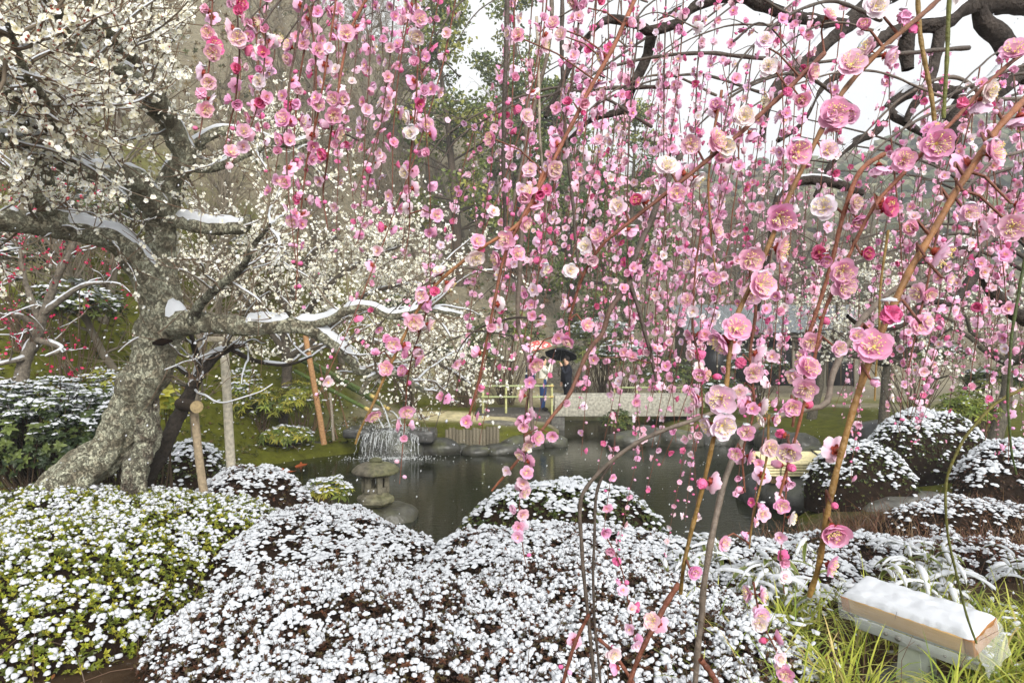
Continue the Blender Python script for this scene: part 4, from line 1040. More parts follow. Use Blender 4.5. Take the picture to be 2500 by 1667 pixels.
# ================================================================== WEEPING PINK PLUM (overhead, stem outside the frame to the right)
pk = thing('weeping_plum_tree', 'pink weeping plum with long hanging strands of double blossoms overhead', 'tree', (3.42, 3.4, Hs(3.42, 3.4)))
g = np.random.default_rng(21)
dk = lin(62, 55, 50); gr = lin(116, 104, 92); gd = lin(80, 70, 62); orn = lin(140, 86, 62); red = lin(112, 68, 52); ygr = lin(130, 104, 56)
psn = MB()
limb_obj('trunk', [(2930, 1665, 3.4), (2925, 1300, 3.4), (2900, 900, 3.4), (2850, 560, 3.4), (2780, 330, 3.35)], [.19, .16, .15, .14, .12], 201, pk, matl='bark', col=dk, sides=18)
DL = [([(2860, 520, 3.4), (2640, 215, 3.3), (2500, 178, 3.2), (2427, 223, 3.1), (2345, 285, 3.0), (2330, 345, 2.95), (2345, 400, 2.95)], [.09, .07, .062, .058, .048, .03, .02]),
      ([(2432, 222, 3.1), (2380, 224, 3.1), (2280, 212, 3.05), (2212, 232, 3.0), (2172, 272, 2.95), (2215, 303, 2.9), (2265, 335, 2.9)], [.04, .036, .034, .03, .022, .018, .010]),
      ([(2172, 272, 2.95), (2140, 320, 2.85), (2090, 345, 2.75), (2030, 400, 2.65), (1990, 480, 2.6)], [.02, .018, .016, .012, .008]),
      ([(2780, 330, 3.35), (2600, 200, 3.3), (2475, 140, 3.2), (2430, 80, 3.1), (2390, 40, 3.05), (2380, -60, 3.0)], [.10, .06, .05, .045, .04, .03]),
      ([(2720, 250, 3.3), (2600, 40, 3.2), (2430, 5, 3.1), (2346, 15, 3.0), (2300, 54, 2.95), (2221, 67, 2.9), (2150, 90, 2.8), (2085, 150, 2.7), (2000, 215, 2.6), (1955, 300, 2.5), (1900, 345, 2.45)], [.08, .06, .05, .045, .04, .036, .032, .026, .02, .014, .009]),
      ([(2222, 66, 2.9), (2213, 112, 2.9), (2219, 168, 2.9)], [.03, .034, .026]),
      ([(2302, 54, 2.95), (2285, 130, 2.9), (2268, 195, 2.85), (2225, 262, 2.85), (2212, 300, 2.85)], [.028, .024, .02, .016, .010]),
      ([(2640, -10, 3.2), (2420, -90, 3.0), (2200, -30, 2.85), (2060, 60, 2.75), (1985, 130, 2.65), (1905, 200, 2.55), (1870, 265, 2.5), (1860, 345, 2.5)], [.06, .05, .045, .036, .03, .024, .016, .010]),
      ([(2060, 60, 2.75), (1930, 40, 2.6), (1800, -10, 2.4), (1700, 10, 2.3), (1660, 50, 2.25), (1590, 70, 2.2), (1560, 55, 2.2), (1480, 45, 2.15), (1425, 95, 2.1), (1395, 150, 2.1), (1330, 285, 2.05)], [.03, .026, .024, .022, .021, .019, .017, .015, .012, .010, .006]),
      ([(1700, 10, 2.3), (1600, 60, 2.3), (1575, 140, 2.3), (1535, 220, 2.3), (1517, 270, 2.3), (1440, 292, 2.25), (1380, 345, 2.2), (1290, 440, 2.15)], [.02, .018, .017, .016, .015, .012, .009, .006]),
      ([(2900, 860, 3.4), (2600, 800, 3.35), (2490, 774, 3.3), (2422, 712, 3.2), (2402, 658, 3.2), (2372, 618, 3.15), (2337, 609, 3.1), (2290, 632, 3.0), (2230, 640, 2.9)], [.06, .04, .034, .032, .032, .03, .026, .018, .010]),
      ([(2392, 655, 3.2), (2346, 716, 3.1), (2322, 738, 3.0), (2262, 735, 2.9), (2200, 792, 2.8), (2120, 800, 2.7), (2070, 770, 2.6)], [.024, .02, .018, .016, .013, .011, .007]),
      ([(2100, 470, 2.7), (2020, 440, 2.6), (1950, 440, 2.6), (1905, 480, 2.55), (1880, 600, 2.5), (1850, 760, 2.5)], [.014, .02, .02, .016, .011, .006])]
for k, (rows, rr) in enumerate(DL):
    limb_obj('limb', rows, rr, 210 + k, pk, matl='bark', col=dk, sides=12, amp=.28, snow=psn, sth=.55)

# canes: (rows, first and last radius in mm, colours, flower spacing in m (0 = none))
CN = [([(2560, 190, .62), (2500, 245, .58), (2420, 345, .55), (2330, 480, .52), (2230, 640, .50), (2160, 780, .49), (2100, 930, .49), (2060, 1060, .49), (2020, 1230, .49), (1998, 1370, .50), (1975, 1452, .51)], 2.9, 2.0, orn, ygr, .11),
      ([(2360, -60, .70), (2290, 0, .66), (2190, 90, .62), (2060, 225, .60), (1990, 350, .58), (1930, 470, .57), (1870, 620, .56), (1800, 780, .55), (1770, 950, .55), (1740, 1060, .55), (1690, 1280, .56), (1665, 1390, .56), (1658, 1445, .57)], 2.5, 1.6, red, ygr, .07),
      ([(2580, 60, .70), (2500, 125, .66), (2380, 240, .63), (2310, 315, .61), (2200, 430, .60), (2130, 510, .60), (2060, 650, .60), (2010, 770, .60), (1985, 900, .60), (1950, 1050, .61), (1900, 1210, .62)], 2.2, 1.3, red, orn, .06),
      ([(1560, -20, 1.0), (1510, 90, .98), (1450, 200, .96), (1400, 300, .95), (1340, 420, .94), (1280, 520, .92), (1235, 620, .92), (1215, 700, .92), (1190, 830, .92), (1160, 960, .93), (1140, 1040, .94)], 3.4, 1.6, orn, red, .045),
      ([(1330, 420, .94), (1270, 540, .92), (1150, 620, .9), (1060, 700, .9), (1000, 790, .9), (950, 900, .9), (905, 1000, .9), (880, 1050, .9), (868, 1085, .9)], 2.6, 1.6, orn, ygr, .05),
      ([(2010, 130, .85), (1900, 240, .82), (1780, 345, .79), (1650, 450, .77), (1540, 540, .76), (1470, 600, .76), (1420, 680, .77), (1390, 780, .78)], 3.0, 1.4, red, red, .05),
      ([(2160, 380, .72), (2100, 420, .7), (2060, 520, .7), (2030, 640, .7), (2000, 740, .7), (1960, 860, .7), (1945, 960, .7), (1935, 1040, .7)], 2.6, 1.6, orn, red, .05),
      ([(575, -60, .95), (579, 60, .95), (582, 150, .96), (575, 230, .98), (560, 300, 1.0), (548, 360, 1.0)], 1.6, .9, gd, red, .028),
      ([(520, -60, 1.0), (515, 100, 1.0), (505, 200, 1.0), (495, 290, 1.0), (484, 340, 1.0)], 1.4, .8, red, red, .028),
      ([(655, -60, 1.1), (650, 90, 1.1), (640, 200, 1.1), (622, 280, 1.1), (600, 340, 1.1), (568, 395, 1.1)], 1.5, .9, gd, red, .026),
      ([(780, -60, 1.3), (772, 100, 1.3), (765, 250, 1.3), (758, 400, 1.3)], 1.6, .9, gd, red, .024),
      ([(825, -60, 1.1), (800, 130, 1.1), (780, 260, 1.12), (752, 380, 1.15), (740, 470, 1.15), (730, 560, 1.15), (725, 640, 1.15), (722, 735, 1.15)], 1.8, .8, orn, red, .026),
      ([(930, -60, 1.0), (860, 60, 1.0), (838, 140, 1.0), (825, 230, 1.0), (812, 300, 1.02), (798, 400, 1.05), (790, 470, 1.1), (800, 560, 1.1)], 2.4, .9, orn, red, .04),
      ([(965, -60, 1.5), (950, 150, 1.5), (930, 300, 1.5), (905, 420, 1.5), (880, 570, 1.5), (868, 600, 1.5)], 1.8, .9, gd, red, .024),
      ([(1010, -60, 1.1), (1021, 60, 1.1), (1020, 150, 1.1), (1012, 300, 1.12), (998, 420, 1.15), (1000, 560, 1.2), (985, 640, 1.2)], 1.8, .9, red, red, .028),
      ([(1060, 690, .9), (1030, 790, .95), (1005, 880, 1.05), (992, 960, 1.08), (986, 1040, 1.1), (980, 1115, 1.1), (975, 1180, 1.1)], 1.5, .7, red, red, .032),
      ([(1300, 870, 1.1), (1282, 1040, 1.15), (1282, 1130, 1.18), (1266, 1240, 1.2), (1275, 1330, 1.2), (1286, 1388, 1.2)], 1.5, .8, gd, red, .026),
      ([(1470, 1290, 1.2), (1512, 1370, 1.2), (1530, 1450, 1.2), (1546, 1540, 1.2), (1562, 1605, 1.2)], 1.5, .9, red, red, .03),
      ([(1840, 1420, 1.0), (1858, 1510, 1.0), (1880, 1560, 1.0), (1905, 1610, 1.0), (1930, 1660, 1.0)], 1.6, 1.0, red, red, .03),
      ([(1925, 1060, 1.1), (1920, 1130, 1.1), (1915, 1250, 1.1), (1906, 1350, 1.1), (1918, 1450, 1.1)], 1.4, .8, red, red, .024),
      ([(1640, 300, 1.5), (1625, 520, 1.5), (1610, 650, 1.5), (1602, 760, 1.5), (1606, 880, 1.5), (1592, 970, 1.5)], 1.8, .9, gd, red, .021),
      ([(1710, 560, 1.1), (1700, 640, 1.1), (1690, 760, 1.1), (1705, 880, 1.1), (1715, 1000, 1.1), (1700, 1100, 1.1)], 1.8, 1.0, red, red, .03),
      ([(1760, 220, .95), (1745, 330, .95), (1730, 470, .95), (1740, 600, .95), (1760, 720, .95)], 2.0, 1.2, orn, ygr, .035),
      ([(1830, 660, .8), (1845, 760, .8), (1830, 880, .8), (1840, 1000, .8), (1815, 1100, .8), (1820, 1200, .8)], 2.0, 1.2, red, red, .032),
      ([(1880, 1010, .9), (1870, 1120, .9), (1840, 1260, .9), (1830, 1340, .9)], 1.8, 1.0, ygr, ygr, .03),
      # bare grey wood
      ([(2560, 420, 2.4), (2400, 600, 1.95), (2275, 680, 1.7), (2190, 703, 1.6), (2119, 765, 1.5), (2087, 805, 1.45), (2034, 908, 1.4), (2016, 984, 1.36), (1962, 1000, 1.34), (1855, 1035, 1.3), (1790, 1120, 1.25), (1740, 1300, 1.2), (1715, 1480, 1.2), (1702, 1620, 1.2), (1695, 1690, 1.2)], 7.0, 5.2, gd, gr, .0),
      ([(1660, 380, 1.7), (1612, 480, 1.6), (1580, 560, 1.55), (1546, 640, 1.5), (1541, 690, 1.5), (1562, 760, 1.5), (1590, 870, 1.5), (1602, 930, 1.5)], 8.0, 3.5, gd, gd, .09),
      ([(1541, 690, 1.5), (1492, 752, 1.45), (1470, 812, 1.45), (1440, 850, 1.4), (1390, 960, 1.35), (1330, 1040, 1.3), (1270, 1112, 1.25), (1200, 1200, 1.25)], 6.5, 2.0, gd, orn, .10),
      ([(1238, -60, 1.5), (1234, 200, 1.5), (1228, 400, 1.5), (1232, 560, 1.5)], 6.0, 4.0, gd, gd, .0),
      ([(1345, -60, 1.4), (1345, 80, 1.4), (1320, 200, 1.4), (1285, 350, 1.4), (1258, 480, 1.4), (1240, 580, 1.4)], 4.5, 3.0, gr, gr, .0),
      ([(1372, -60, 1.5), (1372, 180, 1.5), (1385, 350, 1.5), (1400, 520, 1.5), (1410, 640, 1.5)], 5.0, 3.0, gd, gd, .0),
      ([(1290, 240, 1.4), (1270, 640, 1.4), (1266, 800, 1.4), (1290, 880, 1.4), (1296, 1000, 1.4), (1300, 1070, 1.4)], 5.0, 4.0, gr, gr, .0),
      ([(1310, 40, 1.3), (1316, 200, 1.3), (1322, 400, 1.3), (1340, 560, 1.3)], 3.0, 2.0, lin(186, 176, 156), gr, .0),
      ([(1762, 1000, 1.3), (1690, 1025, 1.3), (1590, 1062, 1.3), (1500, 1120, 1.3), (1432, 1190, 1.3), (1416, 1250, 1.3), (1426, 1400, 1.3), (1440, 1540, 1.3), (1452, 1690, 1.3)], 4.4, 3.4, gr, gd, .0),
      ([(1500, 1120, 1.3), (1460, 1190, 1.3), (1452, 1300, 1.3), (1450, 1480, 1.3), (1468, 1690, 1.3)], 3.2, 2.4, gd, gd, .0),
      ([(1660, 1425, .9), (1630, 1470, .9), (1572, 1580, .9), (1530, 1690, .9)], 4.0, 3.0, red, red, .12),
      ([(1440, 1500, 1.1), (1400, 1580, 1.1), (1370, 1690, 1.1)], 3.0, 3.0, red, red, .05),
      ([(1460, 1560, 1.1), (1500, 1600, 1.1), (1560, 1690, 1.1)], 3.0, 3.0, red, red, .05),
      ([(1710, 1610, 1.0), (1740, 1650, 1.0), (1765, 1700, 1.0)], 4.5, 4.0, red, red, .0),
      ([(2235, -40, 1.0), (2250, 100, 1.0), (2270, 210, 1.0), (2284, 306, 1.0), (2290, 360, 1.0)], 3.4, 3.0, ygr, ygr, .0),
      ([(2318, -60, 1.1), (2312, 120, 1.1), (2304, 290, 1.1)], 3.6, 3.0, lin(96, 98, 42), lin(96, 98, 42), .0),
      ([(2520, 560, 1.2), (2480, 760, 1.2), (2462, 930, 1.2), (2466, 1080, 1.2), (2482, 1160, 1.2)], 3.0, 1.6, lin(70, 82, 40), lin(70, 82, 40), .0),
      ([(2560, 930, 1.3), (2500, 948, 1.3), (2430, 985, 1.3), (2360, 1060, 1.3), (2316, 1150, 1.3), (2308, 1240, 1.3), (2322, 1340, 1.3), (2355, 1480, 1.3), (2385, 1570, 1.3)], 3.2, 2.0, lin(104, 92, 40), lin(84, 92, 44), .0),
      ([(2170, 560, .8), (2150, 700, .8), (2140, 860, .8), (2135, 980, .8)], 1.6, 1.0, ygr, ygr, .0),
      ([(2290, 560, .9), (2265, 680, .9), (2240, 790, .9), (2220, 900, .9)], 1.8, 1.0, red, red, .05)]

tw_pts, tw_rad, tw_col = [], [], []
fp, ff, fs, fk, ft = [], [], [], [], []
TINT = {'p': lin(255, 240, 247), 'n': lin(253, 198, 226), 'd': lin(242, 132, 180), 'm': lin(254, 220, 236)}
STR = []
def addflower(p, face, rad, kind, tint):
    fp.append(p); ff.append(face); fs.append(rad); fk.append(kind); ft.append(np.clip(TINT[tint] * g.uniform(.92, 1.04) * np.array([1, g.uniform(.9, 1.08), g.uniform(.94, 1.05)]), 0, .97))
def kindpick():
    r = g.random()
    return 'open' if r < .56 else 'cup' if r < .80 else 'rose' if r < .86 else 'tired' if r < .90 else 'bud'
def tintpick(k):
    if k in ('rose', 'bud'): return 'd' if g.random() < .5 else 'n'
    if k == 'cup': return g.choice(['n', 'd', 'm'], p=[.5, .12, .38])
    return g.choice(['n', 'm', 'p', 'd'], p=[.40, .37, .20, .03])
def dress(p, r, sp, size=.0140):
    """blossoms at the nodes along a strand"""
    L = np.concatenate([[0], np.cumsum(np.linalg.norm(np.diff(p, axis=0), axis=1))]); s = g.uniform(0, sp); a = g.uniform(0, 6.28)
    while s < L[-1] - .004:
        f = s / L[-1]; i = np.searchsorted(L, s) - 1; i = max(0, min(i, len(p) - 2))
        q = p[i] + (p[i + 1] - p[i]) * ((s - L[i]) / max(L[i + 1] - L[i], 1e-9)); T = norm((p[i + 1] - p[i])[None])[0]
        for m in range(1 if g.random() < .72 else 2):
            a += 2.4 + g.uniform(-.6, .6)
            x = norm(np.cross(T, [0, 1, .1])[None])[0]; y = np.cross(T, x)
            dv = norm((x * math.cos(a) + y * math.sin(a) + np.array([0, -.25, -.18]) + g.normal(0, .25, 3))[None])[0]
            k = kindpick()
            if f > .86 and g.random() < .6: k = 'bud'
            sz = size * g.uniform(.8, 1.12) * (.85 if f > .75 else 1)
            if k == 'bud': sz *= .8
            elif k in ('rose', 'cup'): sz *= .92
            addflower(q + dv * (np.interp(f, [0, 1], [r[0], r[-1]]) + .45 * sz), dv, sz, k, tintpick(k))
        s += sp * g.uniform(.6, 1.5)

def strand(rows3, r0, r1, c0, c1, sp, sides=6, name='branch', size=.0140):
    n = max(10, int(len(rows3) * 7)); p, r = resample(rows3, n, np.linspace(r0, r1, len(rows3)) * .001)
    p = p + (np.stack([vnoise(p, 18, 1), vnoise(p, 18, 2), vnoise(p, 18, 3)], -1) - .5) * .004
    k = np.linspace(0, 1, n)[:, None]
    rr = r * (1 + .12 * np.sin(np.arange(n) * 1.7))
    under(MB().addt(tubes(p[None], rr[None], sides, (c0 * (1 - k) + c1 * k)[None])).build(name, M['cane'], None), pk)
    STR.append((p, r))
    if sp > 0: dress(p, r, sp, size)
    return p, r
for rows, r0, r1, c0, c1, sp in CN:
    strand(PL(rows), r0, r1, c0, c1, sp, 9 if r0 > 2.2 else 6)
NA = len(STR)

# the blossoms one can point at: place on the picture grid of 2352 px, width, kind, tint
FL = '''1790,495,88,open,n 1893,478,76,open,p 1832,350,84,open,n 1898,345,64,open,m 1950,262,68,cup,m 1905,262,60,rose,n 2150,330,98,open,n 2075,367,68,open,n 2030,478,76,cup,d
1970,505,60,cup,n 2210,237,50,rose,d 2095,525,52,cup,n 2225,487,60,open,m 2325,520,84,open,m 1725,592,78,open,n 1745,655,90,open,n 1692,755,86,open,n 1935,622,78,open,n 1985,582,52,cup,d
1890,597,50,cup,n 2042,718,90,rose,d 2125,740,56,open,m 2130,593,44,bud,n 2005,875,56,bud,n 1658,915,90,open,m 1700,835,50,rose,d 1862,785,62,open,n 1855,845,74,open,n 1850,890,72,open,n
1820,935,56,open,n 1812,1035,74,open,m 1915,1215,95,cup,n 1915,1160,46,bud,d 1530,385,70,open,p 1640,325,76,open,n 1585,330,62,open,m 1710,270,64,open,p 1806,215,42,rose,d 1842,230,52,cup,n
1555,445,58,open,n 1420,475,56,open,p 1463,462,48,cup,d 1375,540,54,open,n 1348,565,50,open,p 1310,622,46,open,p 1755,95,54,open,p 1765,155,54,open,p 1900,40,56,open,n 2070,40,60,rose,n
2010,15,74,open,p 1955,150,86,open,m 1985,62,50,cup,n 1305,237,36,rose,d 1217,390,46,open,m 1205,450,46,cup,n 1240,445,40,cup,d 1165,550,56,open,n 1187,582,50,open,n 1095,555,46,open,n
970,680,44,open,m 1000,670,36,cup,d 905,790,50,open,n 862,813,32,cup,n 890,780,36,cup,n 965,742,38,open,p 1210,1085,42,open,n 1232,1005,46,open,n 1268,1000,40,open,n 1348,747,42,open,n
1305,782,44,open,n 1280,775,40,open,n 1365,825,32,open,n 545,90,56,open,m 490,120,52,open,n 575,85,42,cup,n 610,68,36,cup,n 546,160,40,cup,d 480,190,46,open,m 550,25,38,rose,d 530,350,46,open,n
560,302,46,open,m 612,225,40,open,n 765,265,52,open,n 735,415,38,open,m 962,85,46,open,p 1002,495,42,open,n 1130,320,50,open,n 1190,82,44,open,n 1270,55,44,open,n 1290,80,42,open,m 1345,15,40,cup,n
2425,325,46,bud,n 2288,258,40,bud,n 2160,455,44,bud,p 2215,442,34,bud,d 2265,328,34,bud,n 2290,330,32,bud,n 2190,390,40,bud,n 1640,865,44,bud,d 2335,470,52,cup,n 1655,360,46,cup,n 2175,640,48,open,m
1968,770,46,open,n 1925,800,50,open,m 1620,770,40,open,n 1640,640,46,open,n 1580,690,44,open,n 1610,860,46,cup,n 1700,900,44,open,m 1730,940,40,open,n 1690,1040,44,open,n 1660,1245,50,open,n
1590,1310,52,cup,n 1795,1160,48,open,n 1752,1180,44,open,m 1800,1290,40,cup,n 1745,1430,50,open,p 1790,1510,44,open,p 1805,1545,52,open,n 1430,1355,34,open,m 1450,1395,32,open,p 1200,1180,40,open,m 1190,1230,40,open,m'''
allp = np.concatenate([p for p, r in STR[:25]]); au, av = UV(allp)
for it in FL.split():
    a, b, w, k, t = it.split(','); u, v, w = float(a) * 1.063, float(b) * 1.063, float(w) * 1.0
    dexp = .028 * F / w
    cost = np.hypot(au - u, av - v) + 120 * np.abs(np.log(allp[:, 1] / dexp)); j = int(np.argmin(cost))
    base = allp[j]; d = base[1] - .012
    q = P(u, v, d); rad = w / 2 * d / F * .93
    face = norm((q - base)[None])[0] * .5 + np.array([g.normal(0, .5), -1.0, g.normal(-.15, .42)])
    if k == 'bud': face = norm((q - base)[None])[0] + [0, -.1, -.3]
    face = norm(face[None])[0]
    if k == 'bud': rad *= 1.0
    addflower(q, face, rad, k, t)
    gap = np.linalg.norm(q - base)
    if gap > .012:
        end = q - face * rad * .5
        mid = (base + end) / 2 + [0, .006, .01]
        tw_pts.append(np.stack([base, base * .6 + mid * .4, mid, mid * .4 + end * .6, end])); tw_rad.append([.0016, .0014, .0012, .0011, .001])

# arching boughs behind, each with strands hanging from it
env = np.array([(440, 300), (480, 400), (560, 430), (640, 430), (700, 560), (740, 720), (800, 600), (900, 640), (960, 1040), (1100, 1000), (1270, 1200), (1400, 1120), (1550, 1200), (1700, 1380), (1900, 1430), (2100, 1250), (2300, 1180), (2500, 1100)])
def hang(q, L, r0, sp, lean, sides=5, size=.0140):
    n = 6; t = np.linspace(0, 1, n)[:, None]
    a = g.uniform(0, 6.28); side = np.array([lean + g.normal(0, .08), g.normal(0, .10), 0])
    p = q + np.array([0, 0, -1.0]) * L * t + side * L * (t ** 1.3) + np.array([math.cos(a), math.sin(a) * .5, 0]) * .03 * np.sin(t * 3.1)
    return strand(p, r0, .7, gd if g.random() < .5 else red, red, sp, sides, size=size)
nst = 0
for k in range(30):
    if k < 8: u1, d = g.uniform(600, 1200), g.uniform(1.0, 1.7); v1 = g.uniform(-160, -20)
    elif k < 21: u1, d = g.uniform(1050, 1900), g.uniform(1.0, 2.2); v1 = g.uniform(-150, 330)
    else: u1, d = g.uniform(1700, 2450), g.uniform(1.1, 2.4); v1 = g.uniform(120, 560)
    span = g.uniform(260, 620); rise = g.uniform(-30, 90)
    rows = [(u1 + span, v1 - rise, d + .35), (u1 + span * .65, v1 - 70, d + .2), (u1 + span * .3, v1 - 40, d + .1), (u1, v1 + 40, d), (u1 - 70, v1 + 130, d - .03)]
    rt = g.uniform(4, 9) * d / 2
    p, r = strand(PL(rows), rt, 1.2, gd if g.random() < .6 else gr, gd, 0, 6)
    n = int(g.integers(3, 6))
    for m in range(n):
        f = g.uniform(.1, .98); q = p[int(f * (len(p) - 1))]
        uu, vv = UV(q[None]); ve = np.interp(uu[0], env[:, 0], env[:, 1]) * g.uniform(.45, 1.0)
        if uu[0] < 455 or uu[0] > 2560: continue
        L = np.clip((ve - vv[0]) / F * q[1], .10, 1.5 if d < 2 else 2.0)
        hang(q, L, g.uniform(1.2, 2.2), g.uniform(.026, .045), g.uniform(-.22, .0) if uu[0] > 1000 else g.uniform(-.1, .06)); nst += 1
# thin bare arcs between them
for k in range(46):
    u, v, d = g.uniform(850, 2500), g.uniform(-60, 900), g.uniform(1.3, 3.4); s = g.uniform(120, 420); dirx = g.choice([-1, -1, 1])
    rows = [(u, v, d), (u + dirx * s * .35, v - 30 + g.uniform(-20, 40), d), (u + dirx * s * .75, v + s * .25, d), (u + dirx * s, v + s * g.uniform(.5, 1.1), d)]
    strand(PL(rows), g.uniform(1.2, 3.2), .7, g.choice([0, 1]) * gr * .5 + gd * .6, gd, .09 if g.random() < .5 else 0, 5)
if tw_pts:
    under(MB().addt(tubes(np.array(tw_pts), np.array(tw_rad), 5, red)).build('spurs', M['cane'], None, kind='stuff'), pk)
flowers_on(pk, np.array(fp), np.array(ff), np.array(fs), np.array(ft), np.array(fk), 300, True, 'blossoms', .34, 31)
under(psn.build('snow_cover', M['snow'], None, kind='stuff'), pk)

# ------------------------------------------------------------------ two weeping plums farther back
for ti, (lab, bx, by, nst_, ur, dr, vr) in enumerate([('smaller weeping plum with paler strands behind the overhead one', 5.7, 6.6, 58, (1750, 2560), (3.6, 6.4), (250, 760)),
                                                      ('tall weeping plum whose far strands hang over the middle of the pond', 4.0, 4.7, 20, (1100, 1700), (3.4, 5.2), (60, 480))]):
    t2 = thing('weeping_plum_tree', lab, 'tree', (bx, by, Hs(bx, by)))
    zt = 4.6 if ti else 3.5
    if ti == 0:
        pts, rr, g4 = rough_limb(np.array([[bx, by, Hs(bx, by) - .1], [bx + .05, by, 1.6], [bx - .05, by + .05, 2.4], [bx - .2, by, 3.0]]), [.10, .085, .075, .06], 900, lin(92, 86, 78), 12); top = np.array([bx - .2, by, 3.0])
    else:
        pts, rr, g4 = rough_limb(np.array([[4.0, 4.7, Hs(4.0, 4.7) - .1], [4.0, 4.7, 2.4], [3.95, 4.7, 4.0], [3.6, 4.7, 5.4]]), [.11, .10, .08, .06], 901, lin(78, 70, 62), 12); top = np.array([3.6, 4.7, 5.4])
    under(MB().add(*g4).build('trunk', M['bark'], None), t2)
    mbw = MB(); fpos, ffc = [], []
    for k in range(nst_):
        u = g.uniform(*ur); d = g.uniform(*dr); v0 = g.uniform(*vr) if ti == 0 else g.uniform(-120, vr[1]); q = P(u, v0, d)
        ve = np.interp(u, [1080, 1500, 1760, 2000, 2300, 2560], [820, 900, 1000, 1080, 1180, 1160]) * g.uniform(.6, 1.0)
        L = np.clip((ve - v0) / F * d, .25, 2.6); n = 9; t = np.linspace(0, 1, n)[:, None]
        p = q + np.array([g.normal(-.04, .06), g.normal(0, .05), -1.0]) * L * t + np.array([.05, 0, 0]) * np.sin(t * 3 + k)
        mbw.addt(tubes(p[None], np.linspace(.0035, .0016, n)[None], 4, lin(104, 84, 74)))
        if k % 4 == 0:
            arc = resample(np.array([top, (top * .5 + q * .5) + [0, 0, .45], q]), 16)
            mbw.addt(tubes(arc[None], np.linspace(.022, .004, 16)[None], 6, lin(84, 76, 70)))
        m = int(L / .04); f = g.uniform(.12, 1, m) * (n - 1.001); i = f.astype(int); w = (f - i)[:, None]
        dv = norm(g.normal(size=(m, 3)) + [0, -.3, -.1]); fpos.append(p[i] * (1 - w) + p[i + 1] * w + dv * .008); ffc.append(dv)
    under(mbw.build('hanging_twigs', M['twig'], None, kind='stuff'), t2)
    fpos, ffc = np.concatenate(fpos), np.concatenate(ffc); n = len(fpos)
    tn = np.array([lin(250, 194, 220), lin(252, 214, 230), lin(238, 142, 184), lin(254, 230, 240)])[g.integers(0, 4, n)]
    kk = np.where(g.random(n) < .22, 'bud', np.where(g.random(n) < .4, 'cup', 'open'))
    flowers_on(t2, fpos, ffc, g.uniform(.0125, .0165, n) * np.where(kk == 'bud', .7, 1), tn, kk, 60, True, 'blossoms', 0, 41 + ti, tiny=True)

# ================================================================== STONES, SHORE, WATER WORKS
def rock_mesh(seed, c, sub=3, sx=1, sy=1, sz=1, rough=.35):
    (V, Fc, C, _), = ico(sub, (1, 1, 1)); n = fbm(V + seed * 7.3, 1.1, seed, 3) - .5
    V = V * (1 + rough * 2 * n)[:, None]; V = np.sign(V) * np.abs(V) ** .88 * [sx, sy, sz]
    k = sm((fbm(V, 3 / max(sx, .3), seed + 4) - .5) * 5)[:, None] * np.clip(V[:, 2:3] / sz + .3, 0, 1)
    return MB().add(V, Fc, np.asarray(c) * (1 - .45 * k) + lin(92, 96, 48) * .45 * k)
def rock(label, x, y, z, sx, sy, sz, seed, c=lin(78, 76, 72), rz=0.0, mat_='wetstone', group=None, name='rock', snowy=False):
    o = rock_mesh(seed, c, 3 if sx > .3 else 2, sx, sy, sz).build(name, M[mat_]); o.location = (x, y, z); o.rotation_euler = (0, 0, rz)
    return tag(o, label, 'rock', group)
def at(u, v, d): return P(u, v, d)

p = at(930, 1270, 10.0)
rock('flat dark boulder in the water under the stone lantern', p[0] + .1, 10.1, -.02, .46, .42, .24, 3, lin(74, 72, 60))
sg = np.random.default_rng(31)
# shore stones: along the pond's edge where the camera sees it
k = 0
for (u, v, sx, sz) in [(600, 1100, .5, .3), (655, 1108, .45, .25), (705, 1105, .4, .25), (762, 1098, .5, .25), (1065, 1098, .55, .3), (1110, 1096, .4, .16), (1165, 1100, .4, .14), (1225, 1098, .42, .18), (1275, 1085, .5, .25), (1350, 1080, .45, .22),
                       (1530, 1078, .45, .3), (1585, 1075, .6, .4), (1660, 1078, .55, .35), (1740, 1075, .6, .4), (1820, 1070, .55, .35), (1890, 1080, .6, .4), (1950, 1090, .5, .4), (1985, 1120, .5, .35)]:
    d = 2.5 * F / (v - 833.5) + .15; q = at(u, v, d)
    rock('wet grey stone set along the far edge of the pond', q[0], d, .05, sx * sg.uniform(.8, 1.2), sx * .7, sz, 40 + k, lin(66, 65, 57) * sg.uniform(.6, 1.15), sg.uniform(-.4, .4), group='stones along the far shore'); k += 1
q = at(2160, 1040, 15.5); rock('rounded black rock at the edge of the bright moss lawn', q[0], 15.5, Hs(q[0], 15.5) + .1, .75, .5, .45, 71, lin(62, 62, 62))
q = at(1985, 1215, 10.6); rock('big dark overhanging rock under the cream bamboo bench', q[0] + .1, 10.75, .16, .95, .6, .34, 72, lin(72, 71, 70), -.1)
q = at(2205, 1215, 9.7); rock('low smooth grey rock in front of the low snowy bush', q[0], 9.4, .28, .78, .42, .22, 73, lin(104, 102, 96), .15)
q = at(2310, 1265, 8.2); rock('flat pale stepping stone among dry twigs', q[0], 8.2, .38, .6, .4, .08, 74, lin(116, 112, 104), .1, 'stone')
q = at(1890, 1185, 11.2); rock('sloping black rock at the bench end dipping into the pond', q[0], 11.2, .05, .5, .5, .42, 75, lin(60, 60, 60))
q = at(1930, 1480, 3.5); rock('small mossy rock half hidden in the bright grass', q[0] - .15, 4.15, .78, .2, .15, .12, 76, lin(92, 86, 64))
q = at(1215, 1050, 19); rock('flat stone at the end of the sandy path', q[0], 18.9, .32, .5, .3, .1, 77, lin(110, 106, 96), 0, 'stone')

